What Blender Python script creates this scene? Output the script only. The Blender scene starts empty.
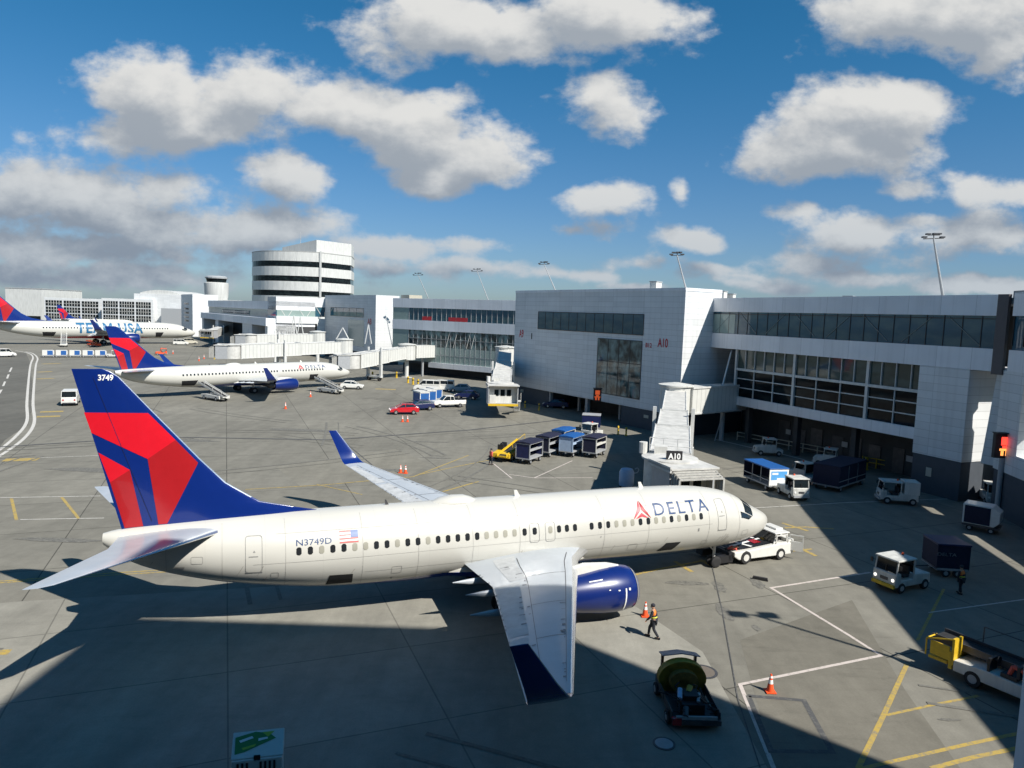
import bpy, bmesh, math, random
from math import sin, cos, pi, radians, sqrt, atan2
from mathutils import Vector, Matrix
random.seed(7)
SC = bpy.context.scene
COL = SC.collection

# ------------------------------------------------------------------ camera
CAM_H, FPX, PITCH, ROLL = 15.01877, 719.21993, 0.09647, 0.03371
_fw = Vector((0, cos(PITCH), -sin(PITCH)))
_r0 = Vector((1, 0, 0))
_u0 = _r0.cross(_fw)
_r = _r0 * cos(ROLL) + _u0 * sin(ROLL)
_u = _u0 * cos(ROLL) - _r0 * sin(ROLL)

def ray(px, py):
    return _fw + _r * ((px - 512) / FPX) - _u * ((py - 384) / FPX)

def at(px, py, z=0.0):
    """world point at height z seen at that place of the photograph"""
    d = ray(px, py)
    t = (z - CAM_H) / d.z
    return Vector((0, 0, CAM_H)) + d * t

cam = bpy.data.cameras.new('camera')
cam.sensor_width = 36.0
cam.lens = FPX / 1024 * 36
cam.clip_start = 0.1
cam.clip_end = 9000
co = bpy.data.objects.new('camera', cam)
m3 = Matrix((_r, _u, -_fw)).transposed()
co.matrix_world = Matrix.Translation((0, 0, CAM_H)) @ m3.to_4x4()
COL.objects.link(co)
SC.camera = co

# ------------------------------------------------------------------ materials
def new_mat(name):
    m = bpy.data.materials.new(name)
    m.use_nodes = True
    nt = m.node_tree
    return m, nt, nt.nodes['Principled BSDF']

def mat(name, c, rough=0.5, metal=0.0, var=0.08, scale=3.0, spec=0.5, coat=0.0, bump=0.0, streak=False):
    """painted / metal / rubber surface with slight uneven tone"""
    m, nt, b = new_mat(name)
    N, L = nt.nodes, nt.links
    tc = N.new('ShaderNodeTexCoord')
    no = N.new('ShaderNodeTexNoise')
    no.inputs['Scale'].default_value = scale
    no.inputs['Detail'].default_value = 6
    no.inputs['Roughness'].default_value = 0.65
    if streak:
        mp = N.new('ShaderNodeMapping')
        mp.inputs['Scale'].default_value = (1, 1, 0.15)
        L.new(tc.outputs['Object'], mp.inputs['Vector'])
        L.new(mp.outputs[0], no.inputs['Vector'])
    else:
        L.new(tc.outputs['Object'], no.inputs['Vector'])
    mr = N.new('ShaderNodeMapRange')
    mr.inputs['From Min'].default_value = 0.3
    mr.inputs['From Max'].default_value = 0.7
    mr.inputs['To Min'].default_value = 1 - var
    mr.inputs['To Max'].default_value = 1 + var * 0.6
    L.new(no.outputs['Fac'], mr.inputs['Value'])
    mx = N.new('ShaderNodeVectorMath')
    mx.operation = 'SCALE'
    mx.inputs[0].default_value = c
    L.new(mr.outputs[0], mx.inputs['Scale'])
    L.new(mx.outputs[0], b.inputs['Base Color'])
    b.inputs['Roughness'].default_value = rough
    b.inputs['Metallic'].default_value = metal
    b.inputs['Specular IOR Level'].default_value = spec
    if coat:
        b.inputs['Coat Weight'].default_value = coat
        b.inputs['Coat Roughness'].default_value = 0.05
    if bump:
        bp = N.new('ShaderNodeBump')
        bp.inputs['Strength'].default_value = bump
        bp.inputs['Distance'].default_value = 0.02
        L.new(no.outputs['Fac'], bp.inputs['Height'])
        L.new(bp.outputs[0], b.inputs['Normal'])
    return m

def emis(name, c, s):
    m, nt, b = new_mat(name)
    b.inputs['Base Color'].default_value = (*c, 1)
    b.inputs['Emission Color'].default_value = (*c, 1)
    b.inputs['Emission Strength'].default_value = s
    return m

M = {}
M['white'] = mat('white_paint', (0.66, 0.65, 0.61), 0.35, coat=0.2)
M['offwhite'] = mat('offwhite_paint', (0.60, 0.59, 0.55), 0.5, var=0.15, streak=True)
M['steelwhite'] = mat('white_steel', (0.55, 0.55, 0.53), 0.5, var=0.18, scale=1.5, streak=True)
M['grey'] = mat('grey_paint', (0.34, 0.35, 0.36), 0.45, var=0.12)
M['wing'] = mat('wing_grey', (0.40, 0.43, 0.46), 0.3, var=0.10, scale=0.8, coat=0.2)
M['flap'] = mat('flap_grey', (0.46, 0.47, 0.47), 0.45, var=0.2, scale=2.5)
M['silver'] = mat('bare_aluminium', (0.80, 0.81, 0.83), 0.22, metal=0.9, var=0.05)
M['darkmetal'] = mat('dark_metal', (0.08, 0.08, 0.085), 0.45, metal=0.4, var=0.3)
M['black'] = mat('black_plastic', (0.015, 0.015, 0.017), 0.5, var=0.2)
M['void'] = mat('dark_opening', (0.010, 0.010, 0.012), 0.8)
M['rubber'] = mat('tyre_rubber', (0.02, 0.02, 0.021), 0.8, var=0.3)
M['glass'] = mat('dark_glass', (0.012, 0.017, 0.02), 0.06, spec=0.9, var=0.1)
M['blue'] = mat('deep_blue_paint', (0.004, 0.020, 0.15), 0.22, var=0.05, coat=0.6)
M['navy'] = mat('navy_paint', (0.008, 0.014, 0.07), 0.4, var=0.15)
M['cartblue'] = mat('cart_blue', (0.012, 0.09, 0.30), 0.5, var=0.2, scale=6)
M['navycloth'] = mat('navy_canvas', (0.008, 0.010, 0.035), 0.8, var=0.3, scale=5, bump=0.5)
M['red'] = mat('red_paint', (0.62, 0.010, 0.022), 0.25, var=0.05, coat=0.5)
M['dred'] = mat('dark_red_paint', (0.36, 0.012, 0.016), 0.25, var=0.05, coat=0.5)
M['carred'] = mat('car_red', (0.50, 0.012, 0.02), 0.2, var=0.04, coat=1)
M['yellow'] = mat('yellow_paint', (0.62, 0.40, 0.02), 0.5, var=0.2, scale=5)
M['orange'] = mat('cone_orange', (0.75, 0.09, 0.02), 0.55, var=0.1)
M['reflect'] = mat('white_reflective', (0.8, 0.8, 0.78), 0.4)
M['hose'] = mat('brown_hose', (0.22, 0.13, 0.03), 0.6, var=0.3, scale=8)
M['logoblue'] = mat('letter_blue', (0.015, 0.05, 0.15), 0.35)
M['logored'] = mat('logo_red', (0.58, 0.03, 0.05), 0.35)
M['line'] = mat('door_seam', (0.24, 0.24, 0.23), 0.6)
M['winD'] = mat('cabin_glass', (0.02, 0.022, 0.024), 0.15, spec=0.8)
M['winL'] = mat('window_shade', (0.30, 0.29, 0.24), 0.4)
M['skin'] = mat('skin', (0.42, 0.24, 0.16), 0.55)
M['vest'] = mat('orange_vest', (0.75, 0.20, 0.03), 0.7)
M['vesty'] = mat('yellow_band', (0.75, 0.75, 0.10), 0.7)
M['cloth'] = mat('dark_cloth', (0.02, 0.022, 0.03), 0.85)
M['shirt'] = mat('red_shirt', (0.60, 0.10, 0.07), 0.8)
M['green'] = mat('logo_green', (0.03, 0.22, 0.05), 0.5)
M['lime'] = mat('logo_lime', (0.35, 0.5, 0.05), 0.5)
M['seat'] = mat('seat_vinyl', (0.03, 0.03, 0.035), 0.6)
M['teal'] = mat('title_teal', (0.02, 0.12, 0.24), 0.4)
M['skyblue'] = mat('poster_blue', (0.10, 0.35, 0.70), 0.4)
M['beige'] = mat('beige_panel', (0.45, 0.42, 0.34), 0.6, var=0.1)

# ------------------------------------------------------------------ mesh builder
class MB:
    def __init__(s, mtx=None):
        s.v, s.f, s.m = [], [], []
        s.M = mtx or Matrix.Identity(4)
    def add(s, vs, fs, m=0):
        o = len(s.v)
        s.v += [tuple(s.M @ Vector(p)) for p in vs]
        s.f += [tuple(i + o for i in f) for f in fs]
        s.m += [m] * len(fs)
        return s
    def box(s, x0, x1, y0, y1, z0, z1, m=0):
        return s.add([(x0, y0, z0), (x1, y0, z0), (x1, y1, z0), (x0, y1, z0), (x0, y0, z1), (x1, y0, z1), (x1, y1, z1), (x0, y1, z1)],
                     [(0, 3, 2, 1), (4, 5, 6, 7), (0, 1, 5, 4), (1, 2, 6, 5), (2, 3, 7, 6), (3, 0, 4, 7)], m)
    def prism(s, pts, lo, hi, ax='y', m=0):
        """outline pts (2-D) extruded along ax; pts are the two other coordinates in xyz order"""
        def P(a, b, c):
            return {'x': (c, a, b), 'y': (a, c, b), 'z': (a, b, c)}[ax]
        n = len(pts)
        vs = [P(a, b, lo) for a, b in pts] + [P(a, b, hi) for a, b in pts]
        fs = [tuple(range(n)), tuple(range(2 * n - 1, n - 1, -1))]
        fs += [(i, i + n, (i + 1) % n + n, (i + 1) % n) for i in range(n)]
        return s.add(vs, fs, m)
    def cyl(s, p, q, r0, r1=None, n=12, m=0, cap=True):
        r1 = r0 if r1 is None else r1
        p, q = Vector(p), Vector(q)
        d = (q - p).normalized()
        a = d.orthogonal().normalized()
        b = d.cross(a)
        vs = []
        for c, r in ((p, r0), (q, r1)):
            for i in range(n):
                t = 2 * pi * i / n
                vs.append(c + a * (r * cos(t)) + b * (r * sin(t)))
        fs = [(i, (i + 1) % n, (i + 1) % n + n, i + n) for i in range(n)]
        if cap:
            fs += [tuple(range(n - 1, -1, -1)), tuple(range(n, 2 * n))]
        return s.add(vs, fs, m)
    def tube(s, pts, r, n=8, m=0):
        for a, b in zip(pts, pts[1:]):
            s.cyl(a, b, r, r, n, m)
        return s
    def loft(s, rings, m=0, cap=True, closed=True):
        n = len(rings[0])
        vs = [p for r in rings for p in r]
        fs = []
        for k in range(len(rings) - 1):
            for i in range(n if closed else n - 1):
                j = (i + 1) % n
                fs.append((k * n + i, k * n + j, (k + 1) * n + j, (k + 1) * n + i))
        if cap:
            fs.append(tuple(range(n - 1, -1, -1)))
            fs.append(tuple(range((len(rings) - 1) * n, len(rings) * n)))
        return s.add(vs, fs, m)
    def lathe(s, prof, c=(0, 0, 0), ax='z', n=20, m=0):
        """prof: (r, h) list round axis ax through c"""
        rings = []
        for r, h in prof:
            ring = []
            for i in range(n):
                t = 2 * pi * i / n
                a, b = r * cos(t), r * sin(t)
                q = {'z': (a, b, h), 'x': (h, a, b), 'y': (b, h, a)}[ax]
                ring.append((c[0] + q[0], c[1] + q[1], c[2] + q[2]))
            rings.append(ring)
        return s.loft(rings, m)
    def build(s, name, mats, parent=None, smooth=False, bevel=0, fix=True):
        me = bpy.data.meshes.new(name)
        me.from_pydata(s.v, [], s.f)
        if not isinstance(mats, (list, tuple)):
            mats = [mats]
        for k in mats:
            me.materials.append(M[k] if isinstance(k, str) else k)
        me.polygons.foreach_set('material_index', s.m)
        if fix:
            b = bmesh.new(); b.from_mesh(me)
            bmesh.ops.recalc_face_normals(b, faces=b.faces)
            b.to_mesh(me); b.free()
        if smooth:
            me.polygons.foreach_set('use_smooth', [True] * len(me.polygons))
            if smooth is not True:
                me.set_sharp_from_angle(angle=radians(smooth))
        me.update()
        o = bpy.data.objects.new(name, me)
        COL.objects.link(o)
        if parent:
            o.parent = parent
        if bevel:
            bv = o.modifiers.new('bevel', 'BEVEL')
            bv.width = bevel; bv.segments = 2; bv.limit_method = 'ANGLE'
            bv.harden_normals = False
        return o

def tag(o, label=None, cat=None, group=None, kind=None):
    if label: o['label'] = label
    if cat: o['category'] = cat
    if group: o['group'] = group
    if kind: o['kind'] = kind
    return o

def thing(name, label, cat, loc=(0, 0, 0), rz=0.0, group=None):
    o = bpy.data.objects.new(name, None)
    o.empty_display_size = 0.3
    COL.objects.link(o)
    o.location = loc
    o.rotation_euler = (0, 0, rz)
    return tag(o, label, cat, group)

def dup(root, loc=None, rz=None, label=None, group=None):
    r = root.copy(); COL.objects.link(r)
    if loc is not None: r.location = loc
    if rz is not None: r.rotation_euler = (0, 0, rz)
    if label: r['label'] = label
    if group: r['group'] = group
    for ch in [o for o in KIDS[root.name]]:
        c = ch.copy(); COL.objects.link(c); c.parent = r
        for g in KIDS.get(ch.name, []):
            d = g.copy(); COL.objects.link(d); d.parent = c
    return r
KIDS = {}
def index(root):
    KIDS[root.name] = list(root.children)
    for c in root.children:
        KIDS[c.name] = list(c.children)
    return root

def headto(p, q):
    return atan2(q[1] - p[1], q[0] - p[0])

# flat shapes cut into small faces and laid onto a curved surface
def decal(name, polys, mapf, mats, parent, du=0.3, dv=0.1, mi=None):
    bm = bmesh.new()
    for k, pl in enumerate(polys):
        vs = [bm.verts.new((a, b, 0)) for a, b in pl]
        f = bm.faces.new(vs)
        f.material_index = mi[k] if mi else 0
    return _decal(bm, name, mapf, mats, parent, du, dv)

def _decal(bm, name, mapf, mats, parent, du, dv):
    bmesh.ops.triangulate(bm, faces=bm.faces[:])
    xs = [v.co.x for v in bm.verts]; ys = [v.co.y for v in bm.verts]
    def cut(lo, hi, st, no, mk):
        n = int((hi - lo) / st)
        for i in range(1, n + 1):
            c = lo + (hi - lo) * i / (n + 1)
            bmesh.ops.bisect_plane(bm, geom=bm.verts[:] + bm.edges[:] + bm.faces[:], plane_co=mk(c), plane_no=no)
    cut(min(xs), max(xs), du, (1, 0, 0), lambda c: (c, 0, 0))
    cut(min(ys), max(ys), dv, (0, 1, 0), lambda c: (0, c, 0))
    for v in bm.verts:
        v.co = Vector(mapf(v.co.x, v.co.y))
    me = bpy.data.meshes.new(name)
    bm.to_mesh(me); bm.free()
    for k in (mats if isinstance(mats, (list, tuple)) else [mats]):
        me.materials.append(M[k] if isinstance(k, str) else k)
    o = bpy.data.objects.new(name, me)
    COL.objects.link(o)
    o.parent = parent
    return o

def text_bm(txt, size=1.0, spacing=1.0, bold=0.0):
    cu = bpy.data.curves.new('lettering', 'FONT')
    cu.body = txt; cu.size = size; cu.space_character = spacing; cu.offset = bold
    cu.resolution_u = 3
    ob = bpy.data.objects.new('lettering', cu)
    COL.objects.link(ob)
    dg = bpy.context.evaluated_depsgraph_get()
    me = bpy.data.meshes.new_from_object(ob.evaluated_get(dg))
    bm = bmesh.new(); bm.from_mesh(me)
    bpy.data.objects.remove(ob); bpy.data.meshes.remove(me); bpy.data.curves.remove(cu)
    return bm

def text(name, txt, u0, u1, v0, v1, mapf, mt, parent, spacing=1.0, bold=0.0, du=0.5, dv=0.15):
    """lettering stretched to the rectangle u0..u1 (reading direction) x v0..v1"""
    bm = text_bm(txt, 1.0, spacing, bold)
    xs = [v.co.x for v in bm.verts]; ys = [v.co.y for v in bm.verts]
    a, b, c, d = min(xs), max(xs), min(ys), max(ys)
    for v in bm.verts:
        v.co = Vector((u0 + (v.co.x - a) / (b - a) * (u1 - u0), v1 - (d - v.co.y) / (d - c) * (v1 - v0), 0))
        v.co.y = v0 + (v.co.y - v0)
    for f in bm.faces: f.material_index = 0
    return _decal(bm, name, mapf, mt, parent, du, dv)

# ------------------------------------------------------------------ sun, sky and clouds
SUN = Vector((0.77, -0.66, 1.0)).normalized()
sl = bpy.data.lights.new('sun', 'SUN')
sl.energy = 5.0; sl.angle = radians(0.53); sl.color = (1.0, 0.955, 0.88)
so = bpy.data.objects.new('sun', sl)
so.rotation_euler = SUN.to_track_quat('Z', 'Y').to_euler()
so.location = (40, -40, 80)
COL.objects.link(so)

w = bpy.data.worlds.new('World')
SC.world = w
w.use_nodes = True
NT = w.node_tree; N, L = NT.nodes, NT.links
for n in list(N): N.remove(n)
wo = N.new('ShaderNodeOutputWorld')
sky = N.new('ShaderNodeTexSky')
sky.sky_type = 'NISHITA'
sky.sun_disc = False
sky.sun_elevation = math.asin(SUN.z)
sky.sun_rotation = atan2(SUN.x, SUN.y)
sky.altitude = 100; sky.air_density = 1.0; sky.dust_density = 0.6; sky.ozone_density = 1.6

BLOBS = [(150,92,55,36,1),(250,88,62,36,1),(200,122,92,26,1),(340,108,62,28,1),(412,135,66,44,1),(482,156,58,34,1),(435,180,55,22,1),
 (112,136,64,22,.6),(283,178,44,22,1),(470,26,130,40,.95),(600,14,95,38,.95),(395,48,50,24,.6),(600,102,50,30,.75),
 (950,12,118,40,.9),(1010,46,60,26,.55),(845,142,90,34,1),(885,112,66,28,1),(800,160,66,22,.9),
 (60,192,135,30,.85),(150,222,140,24,.85),(60,245,120,18,.75),(245,228,85,18,.9),
 (600,203,50,20,.75),(606,229,42,15,.6),(678,192,15,14,.6),(690,242,40,13,.6),(640,262,50,9,.5),(860,238,56,24,.85),(820,262,60,15,.6),
 (905,258,50,12,.5),(968,186,22,18,.8),(1010,192,26,12,.65),(992,236,56,18,.7),(900,196,30,10,.4),(400,246,90,13,.8),(480,266,60,11,.6),(340,262,80,12,.7),
 (560,272,90,8,.5),(740,275,90,7,.45),(990,288,60,9,.9),(100,275,190,14,.6),(760,282,80,7,.5),(640,285,60,6,.6),(860,275,60,8,.7),(930,225,40,10,.5),(800,215,36,9,.5),(575,230,26,8,.45),(470,245,40,8,.5),(715,270,40,7,.6)]
def duv(px, py):
    d = ray(px, py)
    return d.x / d.y, d.z / d.y

g = bpy.data.node_groups.new('cloud_field', 'ShaderNodeTree')
g.interface.new_socket('uv', in_out='INPUT', socket_type='NodeSocketVector')
g.interface.new_socket('density', in_out='OUTPUT', socket_type='NodeSocketFloat')
gn, gl = g.nodes, g.links
gi, go = gn.new('NodeGroupInput'), gn.new('NodeGroupOutput')
def gmath(op, a, b=None, c=None):
    n = gn.new('ShaderNodeMath'); n.operation = op
    for i, x in enumerate((a, b, c)):
        if x is None: continue
        if isinstance(x, (int, float)): n.inputs[i].default_value = x
        else: gl.new(x, n.inputs[i])
    return n.outputs[0]
wn = gn.new('ShaderNodeTexNoise'); wn.inputs['Scale'].default_value = 7.0; wn.inputs['Detail'].default_value = 5
gl.new(gi.outputs[0], wn.inputs['Vector'])
ws = gn.new('ShaderNodeVectorMath'); ws.operation = 'SUBTRACT'; ws.inputs[1].default_value = (.5, .5, .5)
gl.new(wn.outputs['Color'], ws.inputs[0])
wk = gn.new('ShaderNodeVectorMath'); wk.operation = 'MULTIPLY'; wk.inputs[1].default_value = (0.10, 0.05, 0)
gl.new(ws.outputs[0], wk.inputs[0])
wa = gn.new('ShaderNodeVectorMath'); wa.operation = 'ADD'
gl.new(gi.outputs[0], wa.inputs[0]); gl.new(wk.outputs[0], wa.inputs[1])
cur = None
for (cx, cy, rx, ry, st) in BLOBS:
    u_, v_ = duv(cx, cy)
    k = sqrt(1 + u_ * u_)
    su = rx / FPX * (1 + u_ * u_) * 1.22; sv = ry / FPX * k * 1.3
    a = gn.new('ShaderNodeVectorMath'); a.operation = 'SUBTRACT'; a.inputs[1].default_value = (u_, v_, 0)
    gl.new(wa.outputs[0], a.inputs[0])
    b = gn.new('ShaderNodeVectorMath'); b.operation = 'MULTIPLY'; b.inputs[1].default_value = (1 / su, 1 / sv, 0)
    gl.new(a.outputs[0], b.inputs[0])
    c = gn.new('ShaderNodeVectorMath'); c.operation = 'LENGTH'
    gl.new(b.outputs[0], c.inputs[0])
    e = gmath('MULTIPLY_ADD', c.outputs['Value'], -st, st)
    cur = e if cur is None else gmath('SMOOTH_MAX', cur, e, 0.18)
mp = gn.new('ShaderNodeMapping'); mp.inputs['Scale'].default_value = (1.0, 1.5, 1)
gl.new(gi.outputs[0], mp.inputs['Vector'])
n1 = gn.new('ShaderNodeTexNoise'); n1.inputs['Scale'].default_value = 9; n1.inputs['Detail'].default_value = 11; n1.inputs['Roughness'].default_value = 0.56
gl.new(mp.outputs[0], n1.inputs['Vector'])
nz = gmath('MULTIPLY_ADD', n1.outputs['Fac'], 1.55, -0.84)
n2 = gn.new('ShaderNodeTexNoise'); n2.inputs['Scale'].default_value = 26; n2.inputs['Detail'].default_value = 8; n2.inputs['Roughness'].default_value = 0.6
gl.new(mp.outputs[0], n2.inputs['Vector'])
nz = gmath('ADD', nz, gmath('MULTIPLY_ADD', n2.outputs['Fac'], 0.5, -0.25))
gl.new(gmath('ADD', cur, nz), go.inputs[0])

def wmath(op, a, b=None, c=None):
    n = N.new('ShaderNodeMath'); n.operation = op
    for i, x in enumerate((a, b, c)):
        if x is None: continue
        if isinstance(x, (int, float)): n.inputs[i].default_value = x
        else: L.new(x, n.inputs[i])
    return n.outputs[0]
tc = N.new('ShaderNodeTexCoord')
sp = N.new('ShaderNodeSeparateXYZ'); L.new(tc.outputs['Generated'], sp.inputs[0])
yy = wmath('MAXIMUM', sp.outputs['Y'], 0.02)
cu_ = N.new('ShaderNodeCombineXYZ')
L.new(wmath('DIVIDE', sp.outputs['X'], yy), cu_.inputs[0]); L.new(wmath('DIVIDE', sp.outputs['Z'], yy), cu_.inputs[1])
def field(off):
    a = N.new('ShaderNodeVectorMath'); a.operation = 'ADD'; a.inputs[1].default_value = off
    L.new(cu_.outputs[0], a.inputs[0])
    gr = N.new('ShaderNodeGroup'); gr.node_tree = g
    L.new(a.outputs[0], gr.inputs[0])
    return gr.outputs[0]
d0 = field((0, 0, 0)); d1 = field((0.014, 0.040, 0))
def sstep(x, a, b, lo=0.0, hi=1.0):
    n = N.new('ShaderNodeMapRange'); n.interpolation_type = 'SMOOTHSTEP'
    for i, v in zip(('From Min', 'From Max', 'To Min', 'To Max'), (a, b, lo, hi)): n.inputs[i].default_value = v
    L.new(x, n.inputs['Value']); return n.outputs[0]
front = sstep(sp.outputs['Y'], 0.15, 0.4)
alpha = wmath('MULTIPLY', sstep(d0, 0.0, 0.42), front)
shade = sstep(wmath('SUBTRACT', wmath('MULTIPLY', d1, 1.35), wmath('MULTIPLY', d0, 0.60)), -0.42, 0.74)
cm = N.new('ShaderNodeMix'); cm.data_type = 'RGBA'
cm.inputs['A'].default_value = (0.72, 0.72, 0.705, 1)
cm.inputs['B'].default_value = (0.34, 0.38, 0.43, 1)
L.new(shade, cm.inputs['Factor'])
# low clouds near the horizon are greyer
lo = sstep(sp.outputs['Z'], 0.02, 0.25, 0.80, 1.0)
cs = N.new('ShaderNodeVectorMath'); cs.operation = 'SCALE'
lt = N.new('ShaderNodeMix'); lt.data_type = 'RGBA'; lt.blend_type = 'MULTIPLY'
lt.inputs['B'].default_value = (0.84, 0.93, 1.04, 1)
L.new(sstep(sp.outputs['Z'], 0.0, 0.25, 1.0, 0.0), lt.inputs['Factor']); L.new(cm.outputs['Result'], lt.inputs['A'])
L.new(lt.outputs['Result'], cs.inputs[0]); L.new(lo, cs.inputs['Scale'])
bg1 = N.new('ShaderNodeBackground'); bg1.inputs['Strength'].default_value = 0.051
tint = N.new('ShaderNodeMix'); tint.data_type = 'RGBA'; tint.blend_type = 'MULTIPLY'; tint.inputs['Factor'].default_value = 1.0
_tg = N.new('ShaderNodeMix'); _tg.data_type = 'RGBA'
_tg.inputs['A'].default_value = (0.70, 0.92, 1.26, 1); _tg.inputs['B'].default_value = (0.25, 0.96, 1.30, 1)
L.new(sstep(sp.outputs['Z'], 0.0, 0.40), _tg.inputs['Factor']); L.new(_tg.outputs['Result'], tint.inputs['B'])
L.new(sky.outputs[0], tint.inputs['A'])
L.new(tint.outputs['Result'], bg1.inputs['Color'])
bg2 = N.new('ShaderNodeBackground'); bg2.inputs['Strength'].default_value = 0.71
L.new(cs.outputs[0], bg2.inputs['Color'])
ms = N.new('ShaderNodeMixShader')
L.new(alpha, ms.inputs[0]); L.new(bg1.outputs[0], ms.inputs[1]); L.new(bg2.outputs[0], ms.inputs[2])
L.new(ms.outputs[0], wo.inputs['Surface'])

SC.view_settings.view_transform = 'Standard'
SC.view_settings.look = 'None'
SC.view_settings.gamma = 1
SC.view_settings.exposure = 0.55
try:
    SC.cycles.use_denoising = True
    SC.cycles.max_bounces = 5
    SC.cycles.caustics_reflective = False
except Exception:
    pass
# ------------------------------------------------------------------ ground
def ground_mat(name, c, joint=7.6, ang=0.38, jw=0.020, stain=0.5, seed=0.0, jointdark=0.36):
    m, nt, b = new_mat(name)
    N, L = nt.nodes, nt.links
    geo = N.new('ShaderNodeNewGeometry')
    def noise(sc, det=5, rough=0.6, stretch=None, off=0):
        mp = N.new('ShaderNodeMapping'); mp.inputs['Rotation'].default_value = (0, 0, -ang)
        mp.inputs['Location'].default_value = (seed + off, seed * 2, 0)
        if stretch: mp.inputs['Scale'].default_value = stretch
        L.new(geo.outputs['Position'], mp.inputs['Vector'])
        n = N.new('ShaderNodeTexNoise'); n.inputs['Scale'].default_value = sc; n.inputs['Detail'].default_value = det; n.inputs['Roughness'].default_value = rough
        L.new(mp.outputs[0], n.inputs['Vector']); return n.outputs['Fac']
    def mr(x, a, b_, lo, hi, sm=False):
        n = N.new('ShaderNodeMapRange')
        if sm: n.interpolation_type = 'SMOOTHSTEP'
        for i, v in zip(('From Min', 'From Max', 'To Min', 'To Max'), (a, b_, lo, hi)): n.inputs[i].default_value = v
        L.new(x, n.inputs['Value']); return n.outputs[0]
    def mul(a, b_):
        n = N.new('ShaderNodeMath'); n.operation = 'MULTIPLY'; L.new(a, n.inputs[0]); L.new(b_, n.inputs[1]); return n.outputs[0]
    fac = mr(noise(0.06, 5), 0.3, 0.7, 0.86, 1.10)
    fac = mul(fac, mr(noise(0.9, 8, 0.7), 0.3, 0.7, 0.86, 1.10))
    fac = mul(fac, mr(noise(0.16, 6, 0.65, (3.5, .5, 1), 110), 0.35, 0.65, 0.88, 1.08))
    fac = mul(fac, mr(noise(14, 6, 0.7), 0.3, 0.7, 0.90, 1.08))
    fac = mul(fac, mr(noise(0.25, 6, 0.7, (1, 6, 1), 30), 0.52, 0.75, 1.0, 1 - 0.35 * stain, True))
    fac = mul(fac, mr(noise(0.45, 7, 0.75, None, 70), 0.60, 0.72, 1.0, 1 - 0.45 * stain, True))
    if joint:
        mp = N.new('ShaderNodeMapping'); mp.inputs['Rotation'].default_value = (0, 0, -ang)
        L.new(geo.outputs['Position'], mp.inputs['Vector'])
        bt = N.new('ShaderNodeTexBrick'); bt.offset = 0.0; bt.inputs['Scale'].default_value = 1.0
        bt.inputs['Brick Width'].default_value = joint; bt.inputs['Row Height'].default_value = joint * 0.8
        bt.inputs['Mortar Size'].default_value = jw * 2; bt.inputs['Mortar Smooth'].default_value = 0.4
        bt.inputs['Color1'].default_value = (0.95, 0.95, 0.95, 1); bt.inputs['Color2'].default_value = (1.05, 1.05, 1.05, 1)
        bt.inputs['Mortar'].default_value = (jointdark,) * 3 + (1,)
        L.new(mp.outputs[0], bt.inputs['Vector'])
        sx = N.new('ShaderNodeSeparateColor'); L.new(bt.outputs['Color'], sx.inputs[0])
        fac = mul(fac, sx.outputs[0])
    mx = N.new('ShaderNodeVectorMath'); mx.operation = 'SCALE'; mx.inputs[0].default_value = c
    L.new(fac, mx.inputs['Scale']); L.new(mx.outputs[0], b.inputs['Base Color'])
    b.inputs['Roughness'].default_value = 0.85
    b.inputs['Specular IOR Level'].default_value = 0.3
    bp = N.new('ShaderNodeBump'); bp.inputs['Strength'].default_value = 0.15; bp.inputs['Distance'].default_value = 0.02
    L.new(noise(30, 5), bp.inputs['Height']); L.new(bp.outputs[0], b.inputs['Normal'])
    return m
M['apron'] = ground_mat('apron_asphalt', (0.190, 0.180, 0.150), 9.5, 0.38)
M['conc'] = ground_mat('apron_concrete', (0.256, 0.245, 0.208), 7.6, 0.38, seed=5, jointdark=0.6, stain=0.35)
M['conc2'] = ground_mat('light_asphalt', (0.200, 0.188, 0.154), 0, 0.38, seed=7)
M['asph'] = ground_mat('taxi_asphalt', (0.122, 0.117, 0.100), 0, 0.3, seed=9)
M['patch'] = ground_mat('asphalt_patch', (0.160, 0.149, 0.121), 0, 0.3, seed=12)
M['far'] = ground_mat('airfield', (0.16, 0.17, 0.12), 0, 0.1, seed=3)
def worn(name, c, c2=(0.172, 0.164, 0.140), wear=0.45):
    m, nt, b = new_mat(name)
    N, L = nt.nodes, nt.links
    geo = N.new('ShaderNodeNewGeometry')
    n = N.new('ShaderNodeTexNoise'); n.inputs['Scale'].default_value = 4; n.inputs['Detail'].default_value = 8; n.inputs['Roughness'].default_value = 0.75
    L.new(geo.outputs['Position'], n.inputs['Vector'])
    r = N.new('ShaderNodeMapRange'); r.inputs['From Min'].default_value = wear; r.inputs['From Max'].default_value = wear + 0.22
    L.new(n.outputs['Fac'], r.inputs['Value'])
    x = N.new('ShaderNodeMix'); x.data_type = 'RGBA'
    x.inputs['A'].default_value = (*c, 1); x.inputs['B'].default_value = (*c2, 1)
    L.new(r.outputs[0], x.inputs['Factor']); L.new(x.outputs['Result'], b.inputs['Base Color'])
    b.inputs['Roughness'].default_value = 0.8
    return m
M['ywline'] = worn('yellow_marking', (0.40, 0.28, 0.06))
M['whline'] = worn('white_marking', (0.52, 0.50, 0.46), wear=0.5)
M['pkline'] = worn('pink_white_marking', (0.50, 0.44, 0.40), wear=0.5)
M['dkline'] = worn('dark_painted_out_marking', (0.07, 0.07, 0.07), wear=0.5)
M['oil'] = worn('oil_stain', (0.085, 0.082, 0.072), (0.172, 0.164, 0.140), wear=0.38)
M['tyremark'] = worn('tyre_rubber_mark', (0.115, 0.110, 0.095), (0.172, 0.164, 0.140), wear=0.40)
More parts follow.
